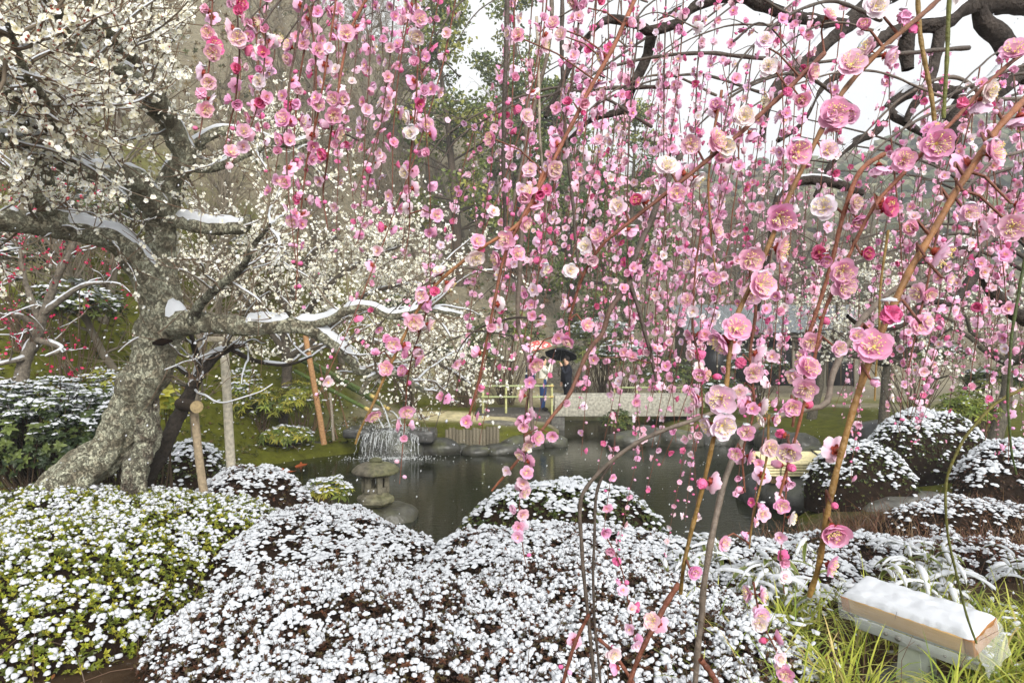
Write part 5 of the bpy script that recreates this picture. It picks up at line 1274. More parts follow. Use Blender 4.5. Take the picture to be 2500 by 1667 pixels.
# waterfall rock with its cascade
fr = thing('waterfall_rock', 'broad dark rock with white water pouring over its face into the pond', 'waterfall', (at(955, 1110, 15.6)[0], 15.6, 0))
x0 = fr.location.x
under(rock_mesh(81, lin(70, 70, 66), 3, .78, .6, .62).build('boulder', M['wetstone']), fr).location = (x0, 15.75, .0)
under(MB().addt(bevbox(x0 - 1.05, x0 - .45, 15.3, 16.2, .42, .62, lin(66, 66, 64), .06)).build('ledge', M['wetstone']), fr)
under(MB().addt(bevbox(x0 + .4, x0 + 1.0, 15.4, 16.2, .30, .58, lin(74, 73, 70), .07)).build('ledge', M['wetstone']), fr)
mb = MB()
for k in range(46):
    a = sg.choice([-.5, -.22, .05, .3, .55]) + sg.normal(0, .06); z0 = .60 - .25 * a * a; n = 8; t = np.linspace(0, 1, n); end = sg.uniform(.3, 1.0)
    pts = np.stack([x0 + a + a * .10 * t + sg.normal(0, .010, n), 15.30 - .16 * np.sin(t * 1.5) - .05 * sg.random() + 0 * t, z0 - (z0 - .02) * t ** 1.25 * end], -1)
    mb.addt(tubes(pts[None], np.abs(sg.normal(0, .0045, (1, n))) + .001, 4, (1, 1, 1)))
n_ = 900; dv = sg.uniform(-1, 1, (n_, 3)); dx = dv[:, 0] * .62; dzz = .62 - .25 * dx ** 2 - (sg.random(n_) ** 1.4) * .58
mb.scatter(ico(1, (1, 1, 1)), np.stack([x0 + dx, 15.22 + .25 * (dzz - .3) - .06 * sg.random(n_), dzz], -1), randrot(n_, sg), np.stack([sg.uniform(.003, .009, n_)] * 3, -1))
dv = sg.normal(0, 1, (420, 3)) * [.42, .18, .07]; mb.scatter(ico(1, (1, 1, 1)), np.array([x0, 15.35, .66]) + dv, randrot(420, sg), sg.uniform(.004, .014, 420))
dv = sg.normal(0, 1, (500, 3)) * [.5, .14, .03]; dv[:, 2] = np.abs(dv[:, 2]); mb.scatter(ico(1, (1, 1, 1)), np.array([x0 + .1, 15.02, .01]) + dv, randrot(500, sg), sg.uniform(.004, .014, 500))
under(mb.build('cascade', M['spray'], None, kind='stuff'), fr)

def bamboo_tube(pa, pb, r, c, sides=12, nodes=5, open_end=True):
    pa, pb = np.array(pa), np.array(pb); n = 41; t = np.linspace(0, 1, n)[:, None]; pts = pa + (pb - pa) * t
    rr = np.full(n, r)
    for q in range(1, nodes): rr[int(q / nodes * 40)] *= 1.14
    cc = np.tile(np.asarray(c), (n, 1)); cc[-3:] = lin(206, 180, 110)
    mb = MB().addt(tubes(pts[None], rr[None], sides, cc[None]))
    ax = norm((pb - pa)[None])[0]
    mb.addt(tubes(np.stack([pb - ax * .001, pb - ax * .05])[None], np.array([[r * .98, r * .7]]), sides, lin(120, 92, 46)))
    mb.addt(tubes(np.stack([pb - ax * .05, pb - ax * .052])[None], np.array([[r * .7, r * .02]]), sides, lin(50, 36, 20)))
    return mb
for k, (ua, va, ub, vb, d) in enumerate([(720, 905, 905, 1003, 16.3), (700, 850, 921, 974, 16.4), (735, 880, 952, 1000, 16.5)]):
    lab = ['bamboo spout nearest the timber prop, pouring the shortest jet', 'highest of the three bamboo spouts, pouring the longest jet', 'bamboo spout farthest from the timber prop'][k]
    pa, pb = at(ua, va, d + .7), at(ub, vb, d - .5)
    t = thing('bamboo_spout', lab, 'water spout', (pa[0], pa[1], Hs(pa[0], pa[1])), group='bamboo spouts above the waterfall')
    under(bamboo_tube(pa, pb, .045, lin(86, 104, 52)).build('pipe', M['bamboo']), t)
    st = MB(); m = at((ua + ub) / 2 - 20, (va + vb) / 2, d + .1); gz = Hs(m[0], m[1])
    for s in (-1, 1):
        st.addt(tubes(np.array([[m[0] - s * .35, m[1] + .1 * s, gz - .1], [m[0] + s * .12, m[1] - .05 * s, m[2] + .22]])[None], np.array([[.02, .018]]), 6, lin(112, 90, 64)))
    under(st.build('crossed_stakes', M['wood']), t)
    n = 12; tt = np.linspace(0, 1, n); ze = .60
    jet = np.stack([pb[0] + .32 * tt, np.full(n, pb[1]) - .1 * tt, pb[2] - .02 - (pb[2] - .02 - ze) * tt ** 1.8], -1)
    jm = MB()
    for s in range(5):
        jj = jet + sg.normal(0, .008, (n, 3)); jm.addt(tubes(jj[None], np.linspace(.012, .02, n)[None] * sg.uniform(.5, 1, (1, n)), 5, (1, 1, 1)))
    tag(jm.build('water_jet', M['spray']), ['thin arc of water falling from the spout nearest the timber prop', 'long arc of water falling from the highest bamboo spout', 'thin arc of water falling from the spout farthest from the timber prop'][k], 'water', 'water falling from the bamboo spouts')

# row of short logs holding the bank
for k in range(16):
    u = 1092 + k * 8.2; d = 17.05 + k * .02; q = at(u, 1060, d)
    o = MB().addt(tubes(np.array([[0, 0, -.3], [0, 0, .30], [0, 0, .33]])[None], np.array([[.046, .046, .02]]) * sg.uniform(.9, 1.15), 8, lin(120, 112, 94) * sg.uniform(.7, 1.15))).build('shore_log', M['wood'])
    o.location = (q[0], d - .12, .10 + sg.uniform(-.03, .04)); tag(o, 'short upright log in the row that holds the bank', 'log', 'logs holding the bank')

# props
def post(label, ua, va, ub, vb, d, r, c, name='wooden_post'):
    a, b = at(ua, va, d), at(ub, vb, d); a[2] = min(a[2], Hs(a[0], a[1]) - .05) if False else a[2]
    t = np.linspace(0, 1, 9)[:, None]; pts = a + (b - a) * t + np.stack([vnoise(a + (b - a) * t, 2, 4) - .5, np.zeros(9), np.zeros(9)], -1) * .02
    e = norm((b - a)[None])[0]; pts = np.vstack([pts, b + e * .004, b + e * .005]); rr = np.concatenate([np.linspace(r * 1.08, r, 9), [r * .9, .001]])
    o = MB().addt(tubes(pts[None], rr[None], 14, c)).build(name, M['wood']); return tag(o, label, 'post')
post('short stout post carrying a crossbar under the thin black plum', 500, 1230, 470, 985, 6.3, .036, lin(150, 134, 110))
o = MB().addt(tubes(PL([(440, 985, 6.5), (466, 990, 6.25), (480, 993, 6.0)])[None], np.array([[.055, .055, .055]]), 14, lin(66, 56, 48))).addt(tubes(PL([(480, 993, 6.0), (480.2, 993, 5.995)])[None], np.array([[.055, .001]]), 14, lin(150, 132, 98))).build('crossbar_log', M['wood']); tag(o, 'short round log lashed across the top of the stout post', 'log')
post('tall pale grey post standing free behind the snowy azalea', 568, 1240, 546, 838, 7.6, .048, lin(186, 178, 160))
o = MB().addt(bevbox(-.16, .16, -.04, .04, -.03, .03, lin(170, 160, 140), .01)).build('crossbar_board', M['wood']); o.location = tuple(at(536, 828, 7.6)); tag(o, 'short board laid across the tall pale grey post', 'board')
post('leaning orange-brown timber prop beside the bamboo spouts', 792, 1085, 746, 820, 14.6, .058, lin(160, 122, 84))
post('slim grey stake behind the timber prop', 815, 1075, 806, 960, 15.6, .03, lin(140, 130, 116))

# ================================================================== STONE LANTERN
lp = at(917, 1222, 10.0); lz = lp[2]
ln = thing('stone_lantern', 'squat mossy stone lantern with a wide round roof standing in the pond', 'lantern', (lp[0], 10.0, lz))
def lathe(prof, n, c, noise=.0, seed=0):
    a = np.arange(n) / n * 2 * np.pi; V = np.concatenate([np.stack([np.cos(a) * r, np.sin(a) * r, np.full(n, z)], -1) for r, z in prof]); k = np.arange(n); k2 = (k + 1) % n
    Fc = np.concatenate([np.stack([i * n + k, i * n + k2, (i + 1) * n + k2, (i + 1) * n + k], -1) for i in range(len(prof) - 1)])
    if noise: V = V + (np.stack([vnoise(V, 9, seed), vnoise(V, 9, seed + 1), vnoise(V, 9, seed + 2)], -1) - .5) * noise
    m = sm((fbm(V, 5, seed + 3) - .48) * 6)[:, None]
    return V, Fc, np.asarray(c) * (1 - .5 * m) + lin(110, 112, 66) * .5 * m
sc_ = lin(128, 122, 104)
link('base', MB().add(*lathe([(.0, -.06), (.20, -.06), (.27, -.01), (.275, .04), (.25, .075), (.20, .09), (.185, .14), (.0, .14)], 6, sc_, .012, 1)).mesh('base', M['stone'], smooth=False), ln)
for k in range(6):
    a = k / 6 * 2 * np.pi; o = link('pillar', MB().addt(bevbox(-.035, .035, -.04, .04, .13, .38, sc_ * .95, .012)).mesh('pillar', M['stone']), ln); o.location = (.165 * math.cos(a), .165 * math.sin(a), 0); o.rotation_euler = (0, 0, a)
for k in range(6):
    a = (k + .5) / 6 * 2 * np.pi
    for z0, z1 in ((.135, .21), (.345, .385)) if k % 3 != 0 else ((.135, .385),):
        o = link('panel', MB().addt(bevbox(-.022, .022, -.07, .07, z0, z1, sc_ * .9, .008)).mesh('panel', M['stone']), ln); o.location = (.142 * math.cos(a), .142 * math.sin(a), 0); o.rotation_euler = (0, 0, a)
link('roof', MB().add(*lathe([(.0, .375), (.16, .385), (.30, .40), (.345, .415), (.352, .44), (.335, .468), (.28, .515), (.20, .55), (.11, .572), (.0, .575)], 28, lin(104, 98, 84), .025, 5)).mesh('roof', M['stone']), ln)
link('finial', MB().add(*lathe([(.0, .56), (.09, .565), (.098, .59), (.085, .615), (.05, .632), (.0, .636)], 16, lin(96, 96, 70), .012, 8)).mesh('finial', M['stone']), ln)

# koi
for k, (u, v, L) in enumerate([(690, 1150, .45), (735, 1135, .4)]):
    d = 2.59 * F / (v - 833.5); q = at(u, v, d); tt = np.linspace(0, 1, 9); rr = .07 * np.sqrt(np.clip(tt * (1.02 - tt) * 4, 0.02, 1)) * (1 - .45 * tt)
    fish = thing('koi', ['orange koi just under the surface by the rhododendron bank', 'smaller orange koi trailing the other by the bank'][k], 'fish', (q[0], d, -.01), .3 + k)
    (V, Fc, C, mi), = tubes(np.stack([tt * L - L / 2, .02 * np.sin(tt * 5), 0 * tt], -1)[None], rr[None], 10, lin(150, 74, 34)); link('body', MB().add(V * [1, 1, .8], Fc, C).mesh('body', M['plain']), fish)
    link('tail_fin', MB().add(np.array([[L / 2 - .03, .01, 0], [L / 2 + .10, .06, .01], [L / 2 + .07, 0, .0], [L / 2 + .10, -.06, .01], [L / 2, 0, .02], [L / 2 + .06, 0, .03]]), np.array([[0, 1, 2], [0, 2, 3], [0, 4, 5]]), lin(160, 84, 44)).mesh('tail_fin', M['plain']), fish)
    link('back_fin', MB().add(np.array([[-.06, 0, .05], [.05, 0, .045], [.0, 0, .09], [-.06, .006, .05], [.05, .006, .045], [.0, .006, .09]]), np.array([[0, 1, 2], [3, 5, 4], [0, 2, 5], [0, 5, 3]]), lin(160, 84, 44)).mesh('back_fin', M['plain']), fish)

# ================================================================== BRIDGE, RAILS, LANDING
br_ = thing('stone_bridge', 'low pale stone footbridge over the channel behind the pond', 'bridge', (3.2, 20.5, 0))
def part(mb, nm, m, parent, smooth=True): return under(mb.build(nm, M[m], None, smooth), parent)
part(MB().addt(bevbox(1.25, 5.5, 20.0, 20.28, .40, 1.02, lin(168, 164, 150), .03)), 'parapet', 'stone', br_)
part(MB().addt(bevbox(1.25, 5.5, 21.3, 21.55, .40, .98, lin(160, 156, 142), .03)), 'parapet', 'stone', br_)
part(MB().addt(box(1.2, 5.55, 20.283, 21.297, .42, .60, lin(150, 146, 134))), 'deck', 'stone', br_)
for xx_ in (1.15, 5.2): part(MB().addt(bevbox(xx_, xx_ + .4, 20.05, 21.5, -.6, .395, lin(96, 94, 88), .03)), 'abutment', 'stone', br_)
o = MB().addt(bevbox(-1.1, 1.12, 19.9, 21.9, .0, .50, lin(84, 80, 74), .05)).build('stone_landing', M['stone']); tag(o, 'dark stone landing at the bridge end where the visitors stand', 'paving')
def railing(label, x0, x1, y, z0, zs, np_):
    t = thing('bamboo_railing', label, 'railing', ((x0 + x1) / 2, y, z0))
    for z in zs: part(bamboo_tube((x0, y, z), (x1, y, z), .026, lin(164, 174, 124), 10, 6), 'rail', 'bamboo', t)
    for k in range(np_):
        x = x0 + .05 + (x1 - x0 - .1) * k / (np_ - 1); part(MB().addt(tubes(np.array([[x, y + .07, z0 - .05], [x, y + .07, max(zs) + .06], [x, y + .07, max(zs) + .065]])[None], np.array([[.036, .036, .002]]), 9, lin(172, 172, 116))), 'post', 'bamboo', t)
railing('pale green bamboo railing in front of the visitors', -.9, 1.22, 19.98, .45, (1.30, .98), 4)
railing('pale green bamboo railing beyond the bridge', 3.3, 6.3, 22.2, .5, (1.10, .85), 5)

# ================================================================== VISITORS
def person(label, loc, rz, J, E, cols, hgt=1.62):
    """J: joint -> (x,y,z,radius); E: (a,b,colour key). +x is forward"""
    t = thing('person', label, 'person', loc, rz)
    names = list(J); me = bpy.data.meshes.new('body'); me.from_pydata([J[n][:3] for n in names], [(names.index(a), names.index(b)) for a, b, _ in E], [])
    o = bpy.data.objects.new('body_skeleton', me); COL.objects.link(o)
    md = o.modifiers.new('Skin', 'SKIN'); md.use_smooth_shade = True
    for i, n in enumerate(names): me.skin_vertices[0].data[i].radius = (J[n][3], J[n][3] * (J[n][4] if len(J[n]) > 4 else 1)); me.skin_vertices[0].data[i].use_root = (n == 'pelvis')
    sb = o.modifiers.new('Sub', 'SUBSURF'); sb.levels = 2; sb.render_levels = 2
    dg = bpy.context.evaluated_depsgraph_get(); ev = o.evaluated_get(dg); tm = ev.to_mesh(); tm.calc_loop_triangles()
    V = np.array([v.co[:] for v in tm.vertices]); Fc = np.array([lt.vertices[:] for lt in tm.loop_triangles]); ev.to_mesh_clear(); bpy.data.objects.remove(o)
    dist = []
    for a, b, c in E:
        A, B = np.array(J[a][:3]), np.array(J[b][:3]); ab = B - A; tt = np.clip((V - A) @ ab / (ab @ ab), 0, 1); dist.append(np.linalg.norm(V - A - tt[:, None] * ab, axis=1))
    idx = np.argmin(np.array(dist), 0); C = np.array([cols[E[i][2]] for i in idx])
    link('body', MB().add(V, Fc, C).mesh('body', M['cloth']), t)
    hp = np.array(J['head'][:3])
    (hv, hf, hc, _), = ico(3, cols['hair']); hv = hv * [.105, .088, .115] + hp + [-.018, 0, .02]; keep = ~((hv[hf].mean(1)[:, 0] > hp[0] + .045) & (hv[hf].mean(1)[:, 2] < hp[2] + .065))
    link('hair', MB().add(hv, hf[keep], hc).mesh('hair', M['plain']), t)
    for s in (-1, 1):
        (ev_, ef, ec, _), = ico(1, lin(30, 24, 20)); link('eye', MB().add(ev_ * .011 + hp + [.085, s * .032, .005], ef, ec).mesh('eye', M['plain']), t)
    link('nose', MB().add(np.array([[.088, -.014, -.03], [.088, .014, -.03], [.085, 0, .012], [.115, 0, -.026]]) + hp, np.array([[0, 1, 3], [1, 2, 3], [2, 0, 3]]), cols['skin']).mesh('nose', M['skin']), t)
    return t
def stand(armL, armR, bulk=1.0):
    J = {'pelvis': (0, 0, .90, .135 * bulk), 'waist': (0, 0, 1.02, .13 * bulk), 'chest': (.0, 0, 1.22, .15 * bulk), 'neck': (.01, 0, 1.38, .062), 'head0': (.02, 0, 1.46, .078), 'head': (.025, 0, 1.53, .095), 'crown': (.015, 0, 1.59, .07)}
    for s, nm in ((1, 'L'), (-1, 'R')):
        J['hip' + nm] = (0, s * .085, .84, .10 * bulk); J['knee' + nm] = (.015 * s, s * .09, .47, .066); J['ankle' + nm] = (-.01, s * .09, .09, .045); J['toe' + nm] = (.14, s * .10, .035, .038)
        J['sho' + nm] = (0, s * .17 * bulk, 1.33, .068 * bulk)
        e, w = armL if s > 0 else armR
        J['elb' + nm] = (*e, .056 * bulk); J['wri' + nm] = (*w, .040)
        d = norm((np.array(w) - np.array(e))[None])[0]; h = np.array(w) + d * .085; J['hand' + nm] = (*h, .033)
        for q, (ox, oz) in enumerate(((.02, .018), (.026, .004), (.022, -.010), (.014, -.022))): f = h + d * .055 + np.array([ox * .3, (q - 1.5) * .018, oz * .5]); J[f'fin{q}{nm}'] = (*f, .009)
        th = h + d * .01 + np.array([.02, -s * .04, .015]); J['thumb' + nm] = (*th, .010)
    E = [('pelvis', 'waist', 'top'), ('waist', 'chest', 'top'), ('chest', 'neck', 'top'), ('neck', 'head0', 'skin'), ('head0', 'head', 'skin'), ('head', 'crown', 'skin')]
    for nm in 'LR':
        E += [('pelvis', 'hip' + nm, 'leg'), ('hip' + nm, 'knee' + nm, 'leg'), ('knee' + nm, 'ankle' + nm, 'leg'), ('ankle' + nm, 'toe' + nm, 'shoe'), ('chest', 'sho' + nm, 'top'), ('sho' + nm, 'elb' + nm, 'top'), ('elb' + nm, 'wri' + nm, 'top'), ('wri' + nm, 'hand' + nm, 'skin'), ('hand' + nm, 'thumb' + nm, 'skin')] + [('hand' + nm, f'fin{q}{nm}', 'skin') for q in range(4)]
    return J, E
sk_, hr, sh = lin(222, 180, 152), lin(34, 28, 26), lin(40, 36, 34)
zl = .50
J, E = stand(((.20, .20, 1.16), (.25, .07, 1.42)), ((.20, -.20, 1.16), (.25, -.06, 1.42)), 1.12)
w1 = person('visitor in a cream fleece and blue jeans raising both hands to take a picture', (at(1326, 1000, 20.6)[0], 20.6, zl), R(-15), J, E, dict(top=lin(232, 228, 214), leg=lin(52, 74, 116), shoe=sh, skin=sk_, hair=hr))
tag(MB().addt(bevbox(.27, .285, -.075, .075, 1.42, 1.50, lin(30, 30, 32), .004)).build('phone', M['paint']), 'small dark phone held up by the visitor in the cream fleece', 'phone'); bpy.data.objects['phone'].location = w1.location; bpy.data.objects['phone'].rotation_euler = w1.rotation_euler
bagstrap = MB().addt(tubes(resample(np.array([[.02, .10, 1.37], [.15, .02, 1.22], [.10, -.15, 1.02], [-.05, -.20, .92], [-.15, -.08, 1.05], [-.14, .06, 1.28], [.02, .10, 1.385]]), 40)[None], np.full((1, 40), .013), 6, lin(150, 138, 104)))
bg_ = thing('shoulder_bag', 'small khaki bag slung across the cream fleece', 'bag', tuple(w1.location), R(-15)); link('strap', bagstrap.mesh('strap', M['cloth']), bg_); link('pouch', MB().addt(bevbox(-.16, .06, -.27, -.17, .82, 1.00, lin(140, 128, 96), .03)).mesh('pouch', M['cloth']), bg_)
J, E = stand(((.10, .22, 1.08), (.16, .17, 1.32)), ((.02, -.21, 1.05), (.05, -.20, .82)), 1.15)
person('visitor in a navy padded jacket holding the patterned umbrella', (at(1293, 1000, 21.0)[0], 21.0, zl), R(20), J, E, dict(top=lin(36, 58, 104), leg=lin(38, 40, 48), shoe=sh, skin=sk_, hair=hr))
J, E = stand(((.16, .20, 1.10), (.22, .10, 1.34)), ((.03, -.24, 1.06), (.08, -.22, .84)), 1.22)
person('visitor in a long black coat under a black umbrella', (at(1384, 1000, 21.1)[0], 21.1, zl), R(200), J, E, dict(top=lin(38, 40, 48), leg=lin(30, 31, 36), shoe=sh, skin=sk_, hair=hr))
def umbrella(label, tip, rad, tilt, dirz, colf, hand):
    t = thing('umbrella', label, 'umbrella', tip); t.rotation_euler = (tilt[0], tilt[1], dirz)
    n = 7
    for k in range(8):
        a0, a1 = k / 8 * 2 * np.pi, (k + 1) / 8 * 2 * np.pi; A, Rr = np.meshgrid(np.linspace(a0, a1, 5), np.linspace(.02, 1, n)); sag = 1 - .05 * np.sin((A - a0) / (a1 - a0) * np.pi) * Rr
        V = np.stack([np.cos(A) * Rr * rad * sag, np.sin(A) * Rr * rad * sag, -.42 * rad * Rr ** 1.9], -1).reshape(-1, 3); i = (np.arange(n - 1)[:, None] * 5 + np.arange(4)[None]).ravel()
        link('canopy_panel', MB().add(V, np.stack([i, i + 1, i + 6, i + 5], -1), np.ones(3)).mesh('canopy_panel', colf), t)
        link('rib', MB().addt(tubes(np.stack([np.array([math.cos(a0) * rad * r, math.sin(a0) * rad * r, -.42 * rad * r ** 1.9 - .006]) for r in np.linspace(.02, 1.02, 6)])[None], np.full((1, 6), .004), 4, lin(60, 60, 62))).mesh('rib', M['paint']), t)
    link('shaft', MB().addt(tubes(np.array([[0, 0, .06], [0, 0, -.3], [0, 0, -.72]])[None], np.full((1, 3), .007), 6, lin(90, 90, 92))).mesh('shaft', M['paint']), t)
    link('handle', MB().addt(tubes(np.array([[0, 0, -.70], [0, 0, -.82], [.02, 0, -.86], [.05, 0, -.85]])[None], np.full((1, 4), .014), 8, lin(70, 50, 36))).mesh('handle', M['wood']), t)
um = bpy.data.materials.new('checked_fabric'); um.use_nodes = True
_b = um.node_tree.nodes['Principled BSDF']; _v = um.node_tree.nodes.new('ShaderNodeTexVoronoi'); _v.inputs['Scale'].default_value = 9; _c = um.node_tree.nodes.new('ShaderNodeTexCoord'); _r = um.node_tree.nodes.new('ShaderNodeValToRGB')
_r.color_ramp.interpolation = 'CONSTANT'; _r.color_ramp.elements[0].color = (*lin(244, 232, 218), 1); _r.color_ramp.elements[1].position = .42; _r.color_ramp.elements[1].color = (*lin(206, 92, 88), 1)
um.node_tree.links.new(_c.outputs['Object'], _v.inputs['Vector']); um.node_tree.links.new(_v.outputs['Distance'], _r.inputs['Fac']); um.node_tree.links.new(_r.outputs[0], _b.inputs['Base Color'])
umb_p = at(1308, 832, 20.75); umbrella('cream umbrella with red spots held over two visitors', umb_p, .50, (R(4), R(-12)), 0.3, um, None)
blk = mat('black_fabric', .8, .2, vcol=False, base=lin(28, 28, 32)); umb_q = at(1372, 852, 21.35); umbrella('black umbrella tilted behind the visitor in the cream fleece', umb_q, .52, (R(-18), R(14)), .2, blk, None)

# ================================================================== HOUSE, STEPS
def house():
    x, y = 10.6, 27.0; z = Hs(x, y); t = thing('garden_house', 'grey wooden garden house with a shallow tiled roof among the trees', 'house', (x, y, z))
    part(MB().addt(box(x - 3.2, x + 3.2, y, y + 4, z - .2, z + 2.5, lin(126, 120, 106))), 'wall', 'wood', t)
    for k in range(5):
        xa = x - 3.0 + k * 1.22; w = part(MB().addt(box(xa, xa + 1.0, y - .03, y - .004, z + .3, z + 2.1, lin(26, 26, 28))), 'window', 'paint', t)
        f = MB()
        for (a, b, c2, d2) in ((xa - .04, xa, z + .26, z + 2.14), (xa + 1.0, xa + 1.04, z + .26, z + 2.14), (xa + .48, xa + .52, z + .3, z + 2.1)): f.addt(box(a, b, y - .06, y - .032, c2, d2, lin(86, 74, 60)))
        fr_ = f.build('frame', M['wood']); fr_.parent = w
    for k in range(22):
        for s in range(6):
            xa = x - 3.9 + k * .36; ya = y - .75 + s * .5; za = z + 2.35 + s * .2
            if s == 0 or k % 1 == 0:
                if k == 0 and s == 0: tile = MB().addt([(np.array([[0, 0, 0], [.12, 0, .05], [.24, 0, .05], [.35, 0, 0], [0, .56, .22], [.12, .56, .27], [.24, .56, .27], [.35, .56, .22]]), np.array([[0, 1, 5, 4], [1, 2, 6, 5], [2, 3, 7, 6]]), np.tile(lin(112, 116, 118), (8, 1)), 0)]).mesh('roof_tile', M['stone'])
                o = link('roof_tile', tile, t); o.location = (xa - x, ya - y, za - z)
    part(MB().addt(box(x - 3.85, x + 4.0, y - .7, y + 2.3, z + 2.20, z + 2.26, lin(90, 84, 76))), 'roof_deck', 'wood', t)
    part(MB().addt(box(x - 3.85, x + 4.0, y + 2.25, y + 2.5, z + 3.3, z + 3.6, lin(104, 106, 108))), 'ridge', 'stone', t)
    part(MB().add(np.array([[x - 3.2, y, z + 2.3], [x - 3.2, y + 2.3, z + 3.4], [x - 3.2, y + 4, z + 2.5], [x + 3.2, y, z + 2.3], [x + 3.2, y + 2.3, z + 3.4], [x + 3.2, y + 4, z + 2.5]]), np.array([[0, 1, 2], [3, 5, 4]]), lin(120, 114, 100)), 'gable', 'wood', t)
house()
stp = thing('stone_stairway', 'weathered stone steps climbing the brown hillside behind the visitors', 'steps', (1.9, 26, Hs(1.9, 26)))
for k in range(11):
    y = 26.0 + k * .55; x = 2.0 + k * .05; z = Hs(x, y)
    part(MB().addt(bevbox(x - .75, x + .75, y - .25, y + .3, z - .3, z + .18, lin(134, 128, 114) * sg.uniform(.85, 1.1), .03)), 'step', 'stone', stp)

# ================================================================== CREAM BAMBOO BENCH
bn = at(1985, 1150, 10.8); bt = thing('bamboo_bench', 'low cream bench of stacked bamboo slats tied with black cord on the rock', 'bench', (bn[0], 10.8, .50))
sl_ = lin(226, 214, 166)
for sct, (xa, xb) in enumerate(((-.85, .10), (.14, .86))):
    for k in range(5):
        part2 = link('slat', MB().addt(bevbox(xa, xb, -.30 + .006 * k, -.255 + .006 * k, .02 + k * .042, .056 + k * .042, sl_ * sg.uniform(.85, 1.05), .012)).mesh('slat', M['bamboo']), bt)
    for k in range(9):
        link('slat', MB().addt(bevbox(xa, xb, -.255 + k * .064, -.195 + k * .064, .205 + (.012 if sct else 0) + .010 * k, .235 + (.012 if sct else 0) + .010 * k, sl_ * sg.uniform(.92, 1.06), .012)).mesh('slat', M['bamboo']), bt)
    for xc in (xa + .22, xb - .05):
        cp = np.array([[xc, -.31, .02], [xc, -.312, .20], [xc - .01, -.26, .245], [xc + .03, .0, .30], [xc + .05, .3, .34]]); link('cord', MB().addt(tubes(resample(cp, 20)[None], np.full((1, 20), .007), 5, lin(36, 34, 30))).mesh('cord', M['cloth']), bt)
for xc in (-.7, .0, .7): link('bearer', MB().addt(bevbox(xc - .05, xc + .05, -.22, .3, -.10, .02, lin(120, 100, 70), .01)).mesh('bearer', M['wood']), bt)

# ================================================================== PLANT LABEL STAND
sx_, sy_ = 1.955, 3.31; sz_ = Hs(sx_, sy_)
ss = thing('sign_stand', 'wooden display box in clear plastic, topped with snow, on a grey metal post', 'sign', (sx_, sy_, sz_), math.atan2(-.855, .516))
def tiltx(tm, a, piv):
    out = []
    for V, Fc, C, mi in tm:
        W = V - piv; c, s = math.cos(a), math.sin(a); out.append((np.stack([W[:, 0], W[:, 1] * c - W[:, 2] * s, W[:, 1] * s + W[:, 2] * c], -1) + piv, Fc, C, mi))
    return out
zb = 1.215 - sz_; ta = R(16); piv = np.array([0, -.1, zb])
wd, wd2 = lin(206, 168, 108), lin(168, 116, 66)
def sp(tm, nm, m): return link(nm, MB().addt(tiltx(tm, ta, piv)).mesh(nm, M[m]), ss)
sp(bevbox(-.27, .27, -.10, -.078, zb, zb + .078, wd, .003), 'front_rail', 'grain'); sp(bevbox(-.27, .27, .098, .12, zb, zb + .078, wd, .003), 'back_rail', 'grain')
for s in (-1, 1): sp(bevbox(min(s * .272, s * .312), max(s * .272, s * .312), -.101, .121, zb, zb + .079, wd2, .003), 'end_rail', 'grain')
sp(box(-.268, .268, -.076, .096, zb + .05, zb + .06, lin(214, 206, 184)), 'panel', 'wood')
sp(bevbox(-.25, .24, -.106, -.1015, zb - .075, zb - .012, lin(196, 202, 196), .002), 'bracket', 'paint'); sp(bevbox(-.25, .24, -.09, .09, zb - .016, zb - .004, lin(180, 186, 180), .003), 'tray', 'paint')
for bx_, br0 in ((-.06, .009), (.0, .016), (.10, .009), (.215, .006)):
    V, Fc, C = lathe([(br0, 0), (br0, .006), (br0 * .6, .009), (.0, .009)], 12, lin(120, 118, 110)); V = np.stack([V[:, 0] + bx_ - .03, -.1065 - V[:, 2], V[:, 1] + zb - .042], -1)
    sp([(V, Fc, C, 0)], 'bolt', 'paint')
pv = np.array([[-.055, -.07, .0], [.075, -.07, .0], [.05, -.07, zb - .03], [-.035, -.07, zb - .03], [-.055, -.064, .0], [.075, -.064, .0], [.05, -.064, zb - .03], [-.035, -.064, zb - .03]]); pf = np.array([[0, 1, 2, 3], [7, 6, 5, 4], [0, 4, 5, 1], [1, 5, 6, 2], [3, 2, 6, 7], [0, 3, 7, 4]])
link('post_plate', MB().add(pv, pf, lin(182, 190, 172)).mesh('post_plate', M['paint'], smooth=False), ss); link('post_plate', MB().add(pv + [0, .13, 0], pf, lin(170, 178, 162)).mesh('post_plate', M['paint'], smooth=False), ss)
link('post_side', MB().addt(box(.02, .06, -.063, .058, 0.002, zb - .035, lin(160, 168, 158))).mesh('post_side', M['paint']), ss)
link('base_slab', MB().addt(bevbox(-.17, .22, -.16, .2, -.08, .0, lin(92, 90, 86), .012)).mesh('base_slab', M['stone']), ss)
nx_, ny_ = 46, 18; A, B = np.meshgrid(np.linspace(-1, 1, nx_), np.linspace(-1, 1, ny_)); e_ = np.clip(1 - np.maximum(np.abs(A) ** 10, np.abs(B) ** 6), 0, 1) ** .5
XX = A * .308 * (1 + .02 * (vnoise(np.stack([A.ravel() * 5, B.ravel() * 3, 0 * A.ravel()], -1), 2, 3).reshape(A.shape) - .5)); YY = .012 + B * .109 * (1 + .06 * (vnoise(np.stack([A.ravel() * 9, 0 * A.ravel(), 0 * A.ravel()], -1), 2, 6).reshape(A.shape) - .5))
V = np.stack([XX, YY, zb + .079 + e_ * (.018 + .022 * fbm(np.stack([A.ravel() * 4, B.ravel() * 3, 0 * A.ravel()], -1), 1.5, 8).reshape(A.shape))], -1).reshape(-1, 3); i = (np.arange(ny_ - 1)[:, None] * nx_ + np.arange(nx_ - 1)[None]).ravel()
